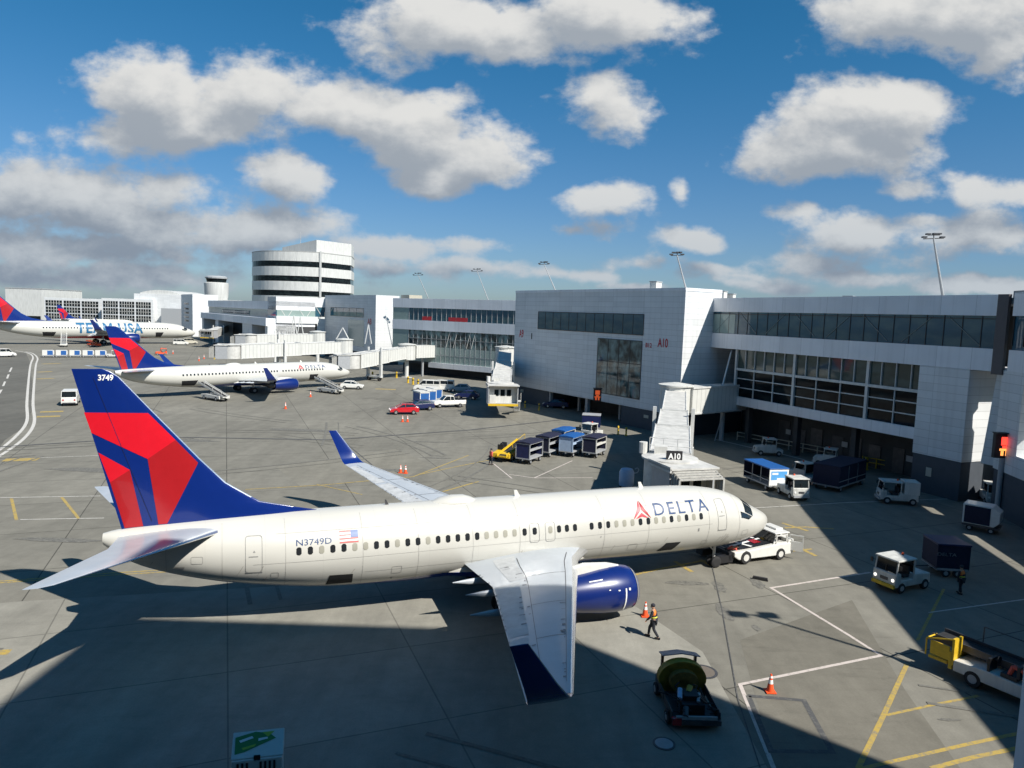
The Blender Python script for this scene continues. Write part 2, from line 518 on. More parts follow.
M['dirt'] = worn('seal_brown', (0.13, 0.11, 0.09), wear=0.55)

def sheet(name, pts, z, m, kind='structure', label=None):
    b = MB(); b.add([(x, y, z) for x, y in pts], [tuple(range(len(pts)))])
    o = b.build(name, m, fix=False)
    me = o.data
    if me.polygons[0].normal.z < 0:
        me.flip_normals()
    tag(o, label, None, None, kind)
    return o
S_ = 5000
sheet('ground', [(-S_, -S_), (S_, -S_), (S_, S_), (-S_, S_)], -0.03, 'far')
sheet('apron', [(-420, -60), (160, -60), (160, 420), (-420, 420)], 0.0, 'apron')
def pw(*pts):
    return [tuple(at(x, y)[:2]) for x, y in pts]
# darker taxi asphalt on the left, lighter concrete stands
sheet('taxi_lane', pw((-40, 500), (5, 440), (28, 425), (34, 400), (30, 362), (26, 353), (-40, 350)), 0.004, 'asph')
sheet('concrete_stand', [(-60, 19.5), (9.1, 19.5), (9.1, 31.5), (4.6, 41.5), (-2, 40.2), (-24, 34.5), (-60, 21)][:], 0.004, 'conc')
sheet('concrete_patch', pw((276, 467), (395, 449), (430, 464), (405, 478), (300, 486)), 0.004, 'conc2')
sheet('asphalt_patch', pw((740, 640), (852, 600), (905, 690), (960, 768), (775, 768)), 0.004, 'patch')

LN = {'yw': MB(), 'wh': MB(), 'pk': MB(), 'dk': MB()}
def stroke(k, pts, wd, z=0.009, px=True):
    P = [at(*q).to_2d() if px else Vector(q) for q in pts]
    L_, R_ = [], []
    for i, p in enumerate(P):
        d = Vector((0, 0))
        if i > 0: d += (p - P[i - 1]).normalized()
        if i < len(P) - 1: d += (P[i + 1] - p).normalized()
        d.normalize(); n = Vector((-d.y, d.x))
        s_ = 1.0
        if 0 < i < len(P) - 1:
            e = (p - P[i - 1]).normalized(); s_ = 1 / max(0.5, abs(n.dot(Vector((-e.y, e.x)))))
        L_.append(p + n * wd / 2 * s_); R_.append(p - n * wd / 2 * s_)
    zz = z + LNZ[0]; LNZ[0] += 0.00005
    n = len(P)
    LN[k].add([(q.x, q.y, zz) for q in L_ + R_], [(i, i + 1, n + i + 1, n + i) for i in range(n - 1)])
LNZ = [0.0]
k = 260 / 1024
def Z(pts, ox, oy, w=260):
    return [(ox + x * w / 1024, oy + y * w / 1024) for x, y in pts]
def smooth(pts, n=6):
    out = []
    P = [Vector(p) for p in pts]
    for i in range(len(P) - 1):
        p0, p1, p2, p3 = P[max(i - 1, 0)], P[i], P[i + 1], P[min(i + 2, len(P) - 1)]
        for j in range(n):
            t = j / n
            out.append(tuple(0.5 * ((2 * p1) + (p2 - p0) * t + (2 * p0 - 5 * p1 + 4 * p2 - p3) * t * t + (3 * p1 - p0 - 3 * p2 + p3) * t ** 3)))
    out.append(tuple(P[-1]))
    return out
stroke('wh', smooth(Z([(-40, 690), (0, 668), (70, 608), (106, 555), (106, 480), (118, 345), (130, 305), (110, 288), (60, 278)], 0, 280)), 0.35)
stroke('wh', smooth(Z([(-40, 715), (0, 692), (90, 628), (134, 565), (130, 480), (140, 345), (148, 310), (130, 290), (100, 282)], 0, 280)), 0.35)
for a, b_ in (((-4, 448), (6, 432)), ((12, 418), (20, 400)), ((28, 388), (34, 372)), ((38, 362), (46, 345))):
    stroke('wh', Z([a, b_], 0, 280), 0.3)
for y, x0, x1, wd in ((709, 15, 150, 1.3), (539, 145, 238, 1.2), (520, 158, 250, 1.2), (390, 145, 213, 1.1), (363, 150, 205, 1.1), (331, 165, 240, 1.1)):
    stroke('yw', Z([(x0, y), (x1, y - 3)], 0, 280), wd)
stroke('wh', Z([(150, 425), (400, 415)], 0, 350), 0.12)
stroke('wh', Z([(-10, 582), (395, 575)], 0, 350), 0.12)
stroke('wh', Z([(80, 668), (410, 662)], 0, 350), 0.12)
stroke('yw', Z([(45, 585), (65, 670)], 0, 350), 0.2)
stroke('yw', Z([(243, 580), (310, 664)], 0, 350), 0.2)
stroke('yw', Z([(-20, 322), (110, 312), (440, 288), (710, 272)], 0, 500), 0.13)
stroke('yw', Z([(-20, 328), (110, 319), (440, 296), (720, 280)], 0, 500), 0.13)
stroke('yw', Z([(-30, 604), (40, 598)], 0, 500), 0.5)
# nose-wheel lead-in and stop bars near the nose
stroke('yw', [(600, 583), (660, 569), (702, 561), (745, 557)], 0.22)
stroke('yw', [(675, 561.5), (692, 572)], 0.28)
stroke('yw', [(700, 560), (716, 568)], 0.28)
stroke('yw', [(782, 523), (808, 531)], 0.28)
stroke('yw', [(785, 528), (806, 527), (834, 529)], 0.22)
stroke('yw', [(798, 547), (816, 556)], 0.3)
stroke('yw', [(783, 552), (812, 549)], 0.2)
stroke('wh', [(755, 508), (840, 503), (1000, 497)], 0.12)
# pink-white safety lines, lower right
stroke('pk', Z([(470, 45), (112, 101), (390, 270), (508, 345), (0, 449), (122, 752)], 740, 560, 284), 0.17)
stroke('dk', Z([(30, 490), (230, 507), (332, 692), (112, 690), (30, 490)], 740, 560, 284), 0.22)
stroke('yw', Z([(602, 376), (520, 555), (425, 752)], 740, 560, 284), 0.19)
stroke('yw', Z([(528, 560), (720, 518), (860, 490)], 740, 560, 284), 0.14)
stroke('yw', Z([(440, 752), (820, 665), (1030, 620)], 740, 560, 284), 0.17)
stroke('yw', Z([(690, 752), (850, 710), (1020, 675)], 740, 560, 284), 0.2)
stroke('yw', Z([(640, 290), (735, 105)], 740, 560, 284), 0.14)
stroke('wh', Z([(680, 190), (1030, 142)], 740, 560, 284), 0.1)
# stand lines around the bag carts and mid apron
stroke('pk', Z([(290, 330), (362, 388)], 420, 380), 0.13)
stroke('pk', Z([(350, 372), (450, 386), (680, 385)], 420, 380), 0.13)
stroke('pk', Z([(450, 386), (600, 318)], 420, 380), 0.13)
stroke('yw', Z([(0, 372), (150, 340), (300, 310)], 420, 380), 0.16)
stroke('yw', Z([(90, 440), (230, 400)], 420, 380), 0.2)
stroke('yw', Z([(100, 195), (400, 178), (760, 145), (980, 60)], 220, 440), 0.16)
stroke('yw', Z([(380, 175), (560, 215)], 220, 440), 0.13)
stroke('yw', Z([(770, 665), (850, 668)], 180, 220), 1.2)
stroke('wh', Z([(445, 370), (620, 410), (700, 425), (860, 465)], 620, 360, 220), 0.3)
stroke('wh', Z([(560, 385), (640, 400)], 784, 400, 240), 0.25)
LN['yw'].build('yellow_markings', 'ywline', fix=False)['kind'] = 'structure'
LN['wh'].build('white_markings', 'whline', fix=False)['kind'] = 'structure'
LN['pk'].build('faded_safety_markings', 'pkline', fix=False)['kind'] = 'structure'
LN['dk'].build('painted_out_markings', 'dkline', fix=False)['kind'] = 'structure'
# oil stains and sealed cracks as one thin ground layer
st = MB()
def blot(px, py, rx, ry, z, seed):
    c = at(px, py); rnd = random.Random(seed)
    n = 18; pts = []
    for i in range(n):
        t = 2 * pi * i / n; q = 0.75 + 0.4 * rnd.random()
        pts.append((c.x + rx * q * cos(t), c.y + ry * q * sin(t), z))
    st.add(pts, [tuple(range(n))])
for i, (x, y, rx, ry) in enumerate([(686, 583, 1.2, .35), (719, 587, .35, .9), (724, 612, .35, 1.1), (757, 583, .35, .9), (836, 11 + 440, 1.5, .3),
        (436, 458, 1.6, .3), (430, 442, 2.2, .3), (756, 628, .2, .4), (950, 720, .5, .1), (438, 398, 3, .5), (437, 456, .9, .2), (435, 398, 2, .4),
        (700, 555, .8, .3), (560, 625, .5, .3), (390, 470, 1.2, .5), (180, 440, 4, 1), (300, 430, 5, .8), (90, 470, 4, .8), (60, 540, 3, .4)]):
    blot(x, y, rx, ry, 0.0125 + i * 0.0002, i)
st.build('oil_stains', 'oil', fix=False)['kind'] = 'structure'
rnd = random.Random(11); LN['tyre'] = MB()
for i in range(34):
    x0, y0 = rnd.uniform(-70, 24), rnd.uniform(22, 130); a0 = rnd.choice((0.38, 0.38, 1.2, -0.5, 2.0)) + rnd.uniform(-.25, .25); cv = rnd.uniform(-.05, .05)
    pts = []; x, y = x0, y0
    for j in range(rnd.randint(5, 11)):
        pts.append((x, y)); x += 2.4 * cos(a0); y += 2.4 * sin(a0); a0 += cv
    for off in (0, 1.5):
        stroke('tyre', [(p[0] - sin(a0) * off, p[1] + cos(a0) * off) for p in pts], rnd.uniform(.12, .3), 0.0165, px=False)
LN['tyre'].build('tyre_marks', 'tyremark', fix=False)['kind'] = 'structure'
tr = MB(); LN['tar'] = tr
stroke('tar', [(0, 447), (160, 437), (330, 440), (470, 430), (560, 420)], 0.45, 0.018)
stroke('tar', [(712, 566), (722, 610), (738, 700), (760, 768)], 0.05, 0.018)
stroke('tar', [(330, 430), (372, 465)], 0.1, 0.018)
tr.build('crack_sealing', 'dkline', fix=False)['kind'] = 'structure'
# manholes
def manhole(px, py, r, label, mt):
    c = at(px, py)
    t = thing('manhole_cover', label, 'manhole cover', (c.x, c.y, 0))
    b = MB(); b.lathe([(r, 0.012), (r, 0.03), (r * .82, 0.03), (r * .82, 0.026)], n=28); b.build('frame_ring', 'darkmetal', t)
    b = MB(); b.lathe([(r * .80, 0.012), (r * .80, 0.032)], n=28)
    for i in range(-3, 4): b.box(-r * .5, r * .5, i * r * .17 - .02, i * r * .17 + .02, 0.033, 0.038)
    b.build('lid', mt, t)
manhole(703, 672, 0.62, 'brownish round manhole cover on the sunlit concrete beside the hose reel trailer', 'dirt')
manhole(664, 744, 0.40, 'small dark round manhole cover in the shade below the hose reel trailer', 'grey')
# ------------------------------------------------------------------ airliners
ST = [(0.50,2.78,2.72,.03),(0.56,2.95,2.50,.22),(.85,3.20,2.20,.54),(1.2,3.39,2.01,.80),(1.7,3.64,1.83,1.06),(2.2,3.88,1.70,1.27),(2.7,4.17,1.60,1.43),
 (3.2,4.45,1.53,1.56),(4.0,4.75,1.45,1.70),(5.0,4.97,1.40,1.80),(6.5,5.16,1.37,1.86),(8.5,5.26,1.36,1.88),(11,5.29,1.36,1.88),(24,5.29,1.36,1.88),
 (26,5.29,1.43,1.87),(28,5.28,1.56,1.82),(30,5.26,1.82,1.71),(32,5.22,2.17,1.50),(34,5.14,2.68,1.16),(35.5,5.07,3.22,.83),(36.4,5.00,3.72,.56),(36.9,4.92,4.15,.36),(37.06,4.86,4.36,.24)]
def stat(a):
    a = min(max(a, ST[0][0]), ST[-1][0])
    for i in range(len(ST) - 1):
        if a <= ST[i + 1][0]:
            break
    def tang(j, c):
        if j <= 0 or j >= len(ST) - 1:
            return None
        h0 = ST[j][0] - ST[j-1][0]; h1 = ST[j+1][0] - ST[j][0]
        d0 = (ST[j][c] - ST[j-1][c]) / h0; d1 = (ST[j+1][c] - ST[j][c]) / h1
        return 0 if d0 * d1 <= 0 else 2 * d0 * d1 / (d0 + d1)
    h = ST[i+1][0] - ST[i][0]; t = (a - ST[i][0]) / h
    out = []
    for c in (1, 2, 3):
        y0, y1 = ST[i][c], ST[i+1][c]
        m0, m1 = tang(i, c), tang(i + 1, c)
        dd = (y1 - y0) / h
        m0 = dd if m0 is None else m0; m1 = dd if m1 is None else m1
        out.append((2*t**3-3*t*t+1)*y0 + (t**3-2*t*t+t)*h*m0 + (-2*t**3+3*t*t)*y1 + (t**3-t*t)*h*m1)
    return out
def fus(a, th, off=0.0):
    """point on the fuselage: station a aft of the nose, th from starboard horizontal upward"""
    zt, zb, w_ = stat(a)
    zc, h = (zt + zb) / 2, (zt - zb) / 2
    return (-a, -(w_ + off) * cos(th), zc + (h + off) * sin(th))
def side(a, z, off=0.012, sgn=-1):
    zt, zb, w_ = stat(a)
    zc, h = (zt + zb) / 2, (zt - zb) / 2
    q = max(-0.999, min(0.999, (z - zc) / h))
    th = math.asin(q)
    return (-a, sgn * (w_ + off) * cos(th), zc + (h + off) * sin(th))

def fuselage_mat(name, belly, base=(0.535, 0.524, 0.478)):
    m, nt, b = new_mat(name)
    N, L = nt.nodes, nt.links
    tc = N.new('ShaderNodeTexCoord'); sp = N.new('ShaderNodeSeparateXYZ'); L.new(tc.outputs['Object'], sp.inputs[0])
    def mt(op, a, b_=None, c=None):
        n = N.new('ShaderNodeMath'); n.operation = op
        for i, x in enumerate((a, b_, c)):
            if x is None: continue
            if isinstance(x, (int, float)): n.inputs[i].default_value = x
            else: L.new(x, n.inputs[i])
        return n.outputs[0]
    s_ = mt('MULTIPLY_ADD', sp.outputs['X'], 1 / 9.5, 19 / 9.5)
    lim = mt('MULTIPLY_ADD', mt('MULTIPLY', s_, s_), -0.55, 1.98)
    isb = mt('LESS_THAN', sp.outputs['Z'], lim)
    no = N.new('ShaderNodeTexNoise'); no.inputs['Scale'].default_value = 0.7; no.inputs['Detail'].default_value = 7
    mp = N.new('ShaderNodeMapping'); mp.inputs['Scale'].default_value = (0.4, 1, 2); L.new(tc.outputs['Object'], mp.inputs['Vector']); L.new(mp.outputs[0], no.inputs['Vector'])
    r = N.new('ShaderNodeMapRange'); r.inputs['From Min'].default_value = .3; r.inputs['From Max'].default_value = .7; r.inputs['To Min'].default_value = .95; r.inputs['To Max'].default_value = 1.02
    L.new(no.outputs['Fac'], r.inputs['Value'])
    # frame seams every few metres
    fr = mt('FRACT', mt('MULTIPLY', sp.outputs['X'], 1 / 2.54))
    seam = mt('MULTIPLY_ADD', mt('LESS_THAN', fr, 0.006), -0.10, 1.0)
    # grime under the tail and along the belly
    gr = N.new('ShaderNodeMapRange'); gr.interpolation_type = 'SMOOTHSTEP'
    gr.inputs['From Min'].default_value = 1.5; gr.inputs['From Max'].default_value = 2.5; gr.inputs['To Min'].default_value = .90; gr.inputs['To Max'].default_value = 1
    L.new(sp.outputs['Z'], gr.inputs['Value'])
    f = mt('MULTIPLY', mt('MULTIPLY', r.outputs[0], seam), gr.outputs[0])
    x = N.new('ShaderNodeMix'); x.data_type = 'RGBA'; x.inputs['A'].default_value = (*base, 1); x.inputs['B'].default_value = (*belly, 1)
    L.new(isb, x.inputs['Factor'])
    v = N.new('ShaderNodeVectorMath'); v.operation = 'SCALE'; L.new(x.outputs['Result'], v.inputs[0]); L.new(f, v.inputs['Scale'])
    L.new(v.outputs[0], b.inputs['Base Color'])
    b.inputs['Roughness'].default_value = 0.28
    b.inputs['Coat Weight'].default_value = 0.35; b.inputs['Coat Roughness'].default_value = 0.12
    return m
M['fus'] = fuselage_mat('fuselage_paint', (0.006, 0.03, 0.22))
M['fusred'] = fuselage_mat('fuselage_paint_red_belly', (0.42, 0.02, 0.03))

FLE = [(4.9, 27.0), (5.25, 27.9), (5.50, 29.1), (5.86, 30.64), (6.34, 31.36), (6.85, 32.13), (7.99, 33.2), (10.24, 35.14), (11.75, 36.42), (11.98, 36.72), (12.10, 37.0)]
def fin_le(z):
    for (z0, a0), (z1, a1) in zip(FLE, FLE[1:]):
        if z <= z1: return a0 + (a1 - a0) * (z - z0) / (z1 - z0)
    return FLE[-1][1]
def fin_te(z): return 36.42 + (38.2 - 36.42) * (z - 5.0) / 7.14
def fin_half(a, z):
    le, te = max(fin_le(z), 29.0 + (z - 4.9) * 1.0), fin_te(z)
    c = te - le; x = min(max((a - le) / c, 0), 1)
    T = (0.36 - 0.035 * (z - 5)) * 0.62
    if a < le: return 0.03
    return 0.03 * 1 + T * (2.6 * sqrt(x) * (1 - x) ** 0.9 if x < 1 else 0) * 0.62 + 0.012
def airfoil(c, t, n=11):
    """upper then lower half, x from 0 (leading) to c"""
    xs = [0.5 * (1 - cos(pi * i / (n - 1))) for i in range(n)]
    yt = [5 * t * (0.2969 * sqrt(x) - 0.126 * x - 0.3516 * x * x + 0.2843 * x ** 3 - 0.1036 * x ** 4) + 0.0006 for x in xs]
    up = [(x * c, y * c) for x, y in zip(xs, yt)]
    lo = [(x * c, -y * c * 0.8) for x, y in zip(xs, yt)]
    return up + lo[-1:0:-1]
WLE = [(1.0, 13.3), (1.9, 14.2), (3.2, 15.35), (16.9, 22.55)]
WTE = [(1.0, 20.95), (5.8, 21.0), (16.9, 24.08)]
def lin(tab, s_):
    for (s0, a0), (s1, a1) in zip(tab, tab[1:]):
        if s_ <= s1: return a0 + (a1 - a0) * (s_ - s0) / (s1 - s0)
    return tab[-1][1]
def wing_z(s_): return 2.42 + 0.088 * (s_ - 1.9) + 0.0012 * max(0, s_ - 6) ** 1.6

def airliner(name, label, P, hd, full=True, titles='DELTA', reg=None, finno=None, belly='fus', scale=(1, 1, 1), flaps=False, cockpit=True, port=False):
    R = thing(name, label, 'airliner', P, hd, 'parked airliners')
    R.scale = scale
    # fuselage
    b = MB(); rings = []
    aa = [0.5, 0.52, 0.56, .62, .7, .8, .95, 1.15]
    while aa[-1] < 36.9: aa.append(aa[-1] + (0.3 if (aa[-1] < 8 or aa[-1] > 26) else 0.9))
    aa.append(37.06)
    nseg = 56
    for a in aa: rings.append([fus(a, 2 * pi * i / nseg) for i in range(nseg)])
    b.loft(rings)
    body = b.build('fuselage', belly, R, smooth=40)
    # wing root fairing
    b = MB(); rings = []
    for a in [12.6 + i * 0.5 for i in range(22)]:
        t = (a - 12.6) / 10.5; q = max(0.02, sin(pi * min(max(t, 0), 1))) ** 0.45
        rings.append([(-a, -(2.05 * q) * cos(2 * pi * i / 32) * (1 if sin(2*pi*i/32) < 0 else .97), 2.05 + (0.85 * q if sin(2*pi*i/32) < 0 else 0.62 * q) * sin(2 * pi * i / 32)) for i in range(32)])
    b.loft(rings); b.build('wing_fairing', belly, R, smooth=40)
    # fin
    b = MB(); rings = []
    zs = [4.7, 4.9, 5.25, 5.5, 5.86, 6.1, 6.34, 6.6, 6.85, 7.4, 8, 9, 10.24, 11.2, 11.75, 11.98, 12.1]
    fr = [0, .012, .035, .07, .12, .2, .3, .4, .5, .6, .7, .8, .9, 1]
    for z in zs:
        le, te = fin_le(z), fin_te(z)
        A = [le + (te - le) * f for f in fr]
        rings.append([(-a, -fin_half(a, z), z) for a in A] + [(-a, fin_half(a, z), z) for a in A[::-1]])
    b.loft(rings)
    n2 = len(fr) * 2
    for i in range(len(b.f) - 2):
        kk = i % n2
        if (kk == 0 or kk >= n2 - 2) and b.v[b.f[i][0]][2] > 6.0: b.m[i] = 1
    fin = b.build('fin', ['blue', 'silver'], R, smooth=35)
    def fmap(sg, off=0.012): return lambda a, z: (-a, sg * (fin_half(a, z) + off), z)
    redU = [(37.76,10.23),(35.30,10.16),(34.22,8.93),(35.34,8.12),(37.5,9.34)]
    dk = [(34.22,8.93),(33.30,7.85),(34.59,5.14),(34.95,5.12),(35.34,8.12)]
    l1 = [(37.26,8.47),(36.05,7.66),(36.83,7.13)]
    l2 = [(36.83,7.13),(36.05,7.66),(35.56,5.08),(36.30,5.04)]
    for sg in (-1, 1):
        decal('red_emblem', [redU, dk, l1, l2], fmap(sg), ['red', 'dred'], fin, .35, .35, [0, 1, 0, 1])
    if full:
        # rudder gap and number
        decal('rudder_seam', [[(37.40,11.75),(37.38,11.75),(35.20,5.3),(35.23,5.3)]], fmap(-1, .016), 'navy', fin, .4, .4)
    if finno:
        text('fin_number', finno, -37.2, -36.62, 11.60, 11.86, lambda u_, v_: fmap(-1, .016)(-u_, v_), 'reflect', fin, bold=.03)
    # tail cone exhaust
    b = MB(); b.cyl((-37.0, 0, 4.60), (-37.12, 0, 4.60), .13, .11, 16); b.build('tail_cone', 'darkmetal', R, smooth=40)
    # stabilisers
    for sg in (-1, 1):
        b = MB(); rings = []
        for s_, le, te in ((0.3, 31.9, 36.5), (2.5, 33.72, 36.65), (7.2, 37.65, 38.48), (7.42, 38.05, 38.54)):
            z = 4.72 + 0.072 * s_
            t = .10 if s_ < 7.1 else .03
            rings.append([(-le - x, sg * s_, z + y) for x, y in airfoil(te - le, t)])
        b.loft(rings)
        for i in range(len(b.f) - 2):
            if i % 21 in (0, 20): b.m[i] = 1
        b.build('stabiliser', ['wing', 'silver'], R, smooth=35)
    # wings
    for sg in (-1, 1):
        b = MB(); rings = []
        ss = [1.0, 1.9, 3.2, 4.5, 5.8, 8, 10, 12, 14, 16, 16.9]
        for s_ in ss:
            le, te = lin(WLE, s_), lin(WTE, s_); c = te - le
            t = .13 - .03 * (s_ / 17)
            tw = (s_ - 2) * 0.0016
            rings.append([(-le - x, sg * s_, wing_z(s_) + y - x * tw * 0 + 0.0) for x, y in airfoil(c, t, 13)])
        b.loft(rings)
        for i in range(len(b.f) - 2):
            if i % 25 in (0, 1, 24, 23): b.m[i] = 1
        wg = b.build('wing', ['wing', 'silver'], R, smooth=35)
        def wmap(s_, f, up=0.012):
            le, te = lin(WLE, s_), lin(WTE, s_); c = te - le
            t = .13 - .03 * (s_ / 17); x = min(max(f, .0001), 1)
            y = 5 * t * (0.2969 * sqrt(x) - 0.126 * x - 0.3516 * x * x + 0.2843 * x ** 3 - 0.1036 * x ** 4) + 0.0006
            return (-le - x * c, sg * s_, wing_z(s_) + y * c + up)
        # panel areas on the upper skin: spar lines, flap panels
        if full:
            def strip(f0, f1, s0, s1, f0b=None, f1b=None, n=10, mt=0, B=None, up=.012):
                f0b = f0 if f0b is None else f0b; f1b = f1 if f1b is None else f1b
                for i in range(n):
                    u0, u1 = s0 + (s1 - s0) * i / n, s0 + (s1 - s0) * (i + 1) / n
                    q0, q1 = i / n, (i + 1) / n
                    m_ = 4
                    for j in range(m_):
                        g0, g1 = j / m_, (j + 1) / m_
                        def F(q, g_): return (f0 + (f0b - f0) * q) * (1 - g_) + (f1 + (f1b - f1) * q) * g_
                        B.add([wmap(u0, F(q0, g0), up), wmap(u1, F(q1, g0), up), wmap(u1, F(q1, g1), up), wmap(u0, F(q0, g1), up)], [(0, 1, 2, 3)], mt)
            B = MB()
            strip(.145, .152, 2.6, 16.2, B=B)
            strip(.60, .607, 2.6, 16.4, B=B)
            for s_ in (5.5, 9.2, 12.6): strip(.152, .60, s_, s_ + .03, B=B, n=1)
            B.build('panel_seams', 'darkmetal', wg, fix=False)
            B = MB()
            strip(.62, .80, 2.2, 5.7, B=B, up=.008); strip(.70, .98, 6.0, 12.0, B=B, up=.008); strip(.72, .98, 12.3, 16.2, B=B, up=.008)
            B.build('flap_panels', 'flap', wg, fix=False)
            B = MB(); rnd = random.Random(5)
            for i in range(60):
                s_ = 3 + rnd.random() * 13; f = rnd.choice((.62, .70, .975, .155)) + rnd.random() * .01
                if f < .2 and s_ < 9: s_ += 6
                strip(f, f + .01 + rnd.random() * .07, s_, s_ + .03 + rnd.random() * .12, B=B, n=1, up=.017 + i * .00002)
            B.build('oil_streaks', 'oilstreak', wg, fix=False)['kind'] = 'stuff'
        # extended flaps and track fairings
        if flaps:
            for s0, s1 in ((2.0, 5.2), (6.0, 11.2)):
                B = MB()
                rs = []
                for s_ in (s0, s1):
                    te = lin(WTE, s_); c = 1.0 - s_ * .035
                    rs.append([(-te + .10 - x * .95, sg * s_, wing_z(s_) - 0.02 - x * .33 + y) for x, y in airfoil(c, .12, 7)])
                B.loft(rs); B.build('flap', 'flap', wg, smooth=35)
        for s_ in (3.56, 5.6, 8.2):
            te = lin(WTE, s_); z = wing_z(s_)
            B = MB(); rs = []
            for x, r, dz in ((-2.6, .02, -.15), (-1.8, .15, -.28), (-.8, .19, -.34), (.4, .14, -.34), (1.2, .02, -.30)):
                rs.append([(-te - x, sg * s_ + r * .7 * cos(2 * pi * i / 12), z + dz + r * sin(2 * pi * i / 12)) for i in range(12)])
            B.loft(rs); B.build('flap_fairing', 'wing', wg, smooth=40)
        # winglet: curves up from the tip and sweeps back
        B = MB(); rs = []
        for s_, z, le, te in ((16.88, 0, 22.55, 24.08), (17.2, .10, 22.78, 24.18), (17.45, .38, 23.05, 24.30), (17.6, .85, 23.45, 24.48), (17.95, 2.33, 24.55, 25.10)):
            c = te - le; k_ = min(1, z / .6 + .0)
            nx = (0.18, 0.98)
            ring = []
            for x, y in airfoil(c, .08, 9):
                ring.append((-le - x, sg * (s_ - y * k_), wing_z(16.9) + z + y * (1 - k_ * .9)))
            rs.append(ring)
        B.loft(rs)
        for i in range(len(B.f) - 2):
            if i % 17 in (0, 16): B.m[i] = 1
        wl = B.build('winglet', ['blue', 'silver'], wg, smooth=35)
        # engine
        cy, cz = sg * 4.75, 1.52
        B = MB(); prof = [(1.00, 13.22), (1.09, 13.40), (1.17, 13.85), (1.20, 14.5), (1.16, 15.1), (1.02, 16.2), (.86, 17.0), (.80, 17.0), (.80, 16.0), (.3, 15.9)]
        rings = []
        for r, a in prof:
            rings.append([(-a, cy + r * cos(2 * pi * i / 36), cz + r * (sin(2 * pi * i / 36) if sin(2 * pi * i / 36) > 0 else sin(2 * pi * i / 36) * .93)) for i in range(36)])
        B.loft(rings)
        ng = B.build('engine', ['nacelle'], R, smooth=35)
        B = MB(); rings = []
        for r, a in [(1.092, 13.36), (1.04, 13.28), (.98, 13.20), (.90, 13.22), (.84, 13.4), (.80, 13.75), (.79, 14.1)]:
            rings.append([(-a, cy + r * cos(2 * pi * i / 36), cz + r * (sin(2 * pi * i / 36) if sin(2 * pi * i / 36) > 0 else sin(2 * pi * i / 36) * .93)) for i in range(36)])
        B.loft(rings, cap=False); B.build('inlet_lip', 'lipgrey', ng, smooth=True)
        B = MB()
        for i in range(22):
            t = 2 * pi * i / 22
            p = lambda r, t_, a: (-a, cy + r * cos(t_), cz + r * .96 * sin(t_))
            B.add([p(.22, t, 14.05), p(.79, t - .05, 14.0), p(.79, t + .17, 14.15), p(.22, t + .12, 14.15)], [(0, 1, 2, 3)])
        B.lathe([(.02, -13.6), (.12, -13.75), (.22, -14.0), (.23, -14.25)], (0, cy, cz), 'x', 16)
        B.lathe([(.79, -14.2), (.79, -14.24)], (0, cy, cz), 'x', 24)
        B.build('fan', 'darkmetal', ng)
        B = MB(); B.lathe([(.62, -16.4), (.56, -17.6), (.40, -17.9), (.25, -18.0), (.08, -18.7)], (0, cy, cz + .05), 'x', 20); B.build('exhaust', 'darkmetal', ng, smooth=True)
        # pylon
        B = MB(); rs = []
        for a, z0, z1, h in ((13.9, 2.6, 2.74, .05), (14.6, 2.50, 2.92, .19), (15.8, 2.2, 3.0, .24), (17.3, 1.9, wing_z(4.7) + .06, .22), (18.6, 2.1, 2.6, .1)):
            rs.append([(-a, cy - h, z0), (-a, cy - h * .8, z1 - .05), (-a, cy, z1), (-a, cy + h * .8, z1 - .05), (-a, cy + h, z0)])
        B.loft(rs); B.build('pylon', 'white', ng, smooth=50)
        if full:
            def emap(th, a, off=.015):
                r = 1.2
                for (r0, a0), (r1, a1) in zip(prof, prof[1:]):
                    if a0 <= a <= a1: r = r0 + (r1 - r0) * (a - a0) / (a1 - a0); break
                r += off
                return (-a, cy + sg * r * cos(th), cz + r * sin(th))
            decal('nacelle_marks', [[(0.35, 14.02), (0.35, 14.09), (-.65, 14.11), (-.65, 14.04)], [(.36, 13.8), (.36, 13.90), (.26, 13.90), (.26, 13.8)],
                                    [(.33, 14.4), (.33, 14.5), (.28, 14.5), (.28, 14.4)], [(.38, 14.9), (.38, 14.98), (.34, 14.98), (.34, 14.9)], [(.85, 15.2), (.85, 15.9), (.80, 15.9), (.80, 15.2)]],
                  emap, 'reflect', ng, .15, .15)['kind'] = 'stuff'
        # main gear
        G_ = MB(); gy = sg * 2.75
        G_.cyl((-19.2, gy, .55), (-19.2, gy, 2.3), .10, .13)
        G_.cyl((-19.2, gy, 1.0), (-19.2, gy * .55, 2.0), .05, .05)
        G_.cyl((-19.2, gy - .35, .56), (-19.2, gy + .35, .56), .08)
        mg = G_.build('main_gear', 'steelwhite', R)
        for dy in (-.42, .20):
            W_ = MB(); W_.lathe([(.25, dy), (.45, dy), (.55, dy + .05), (.55, dy + .17), (.45, dy + .22), (.25, dy + .22)], (-19.2, gy, .56), 'y', 24)
            W_.build('tyre', 'rubber', mg, smooth=35)
            W_ = MB(); W_.lathe([(.24, dy - .005), (.24, dy + .225)], (-19.2, gy, .56), 'y', 16); W_.build('rim', 'grey', mg)
    G_ = MB(); G_.cyl((-4.3, 0, .35), (-4.3, 0, 1.9), .08, .10); G_.cyl((-4.3, -.25, .36), (-4.3, .25, .36), .05)
    G_.cyl((-4.3, 0, 1.0), (-5.2, 0, 1.8), .04)
    gg = G_.build('nose_gear', 'steelwhite', R)
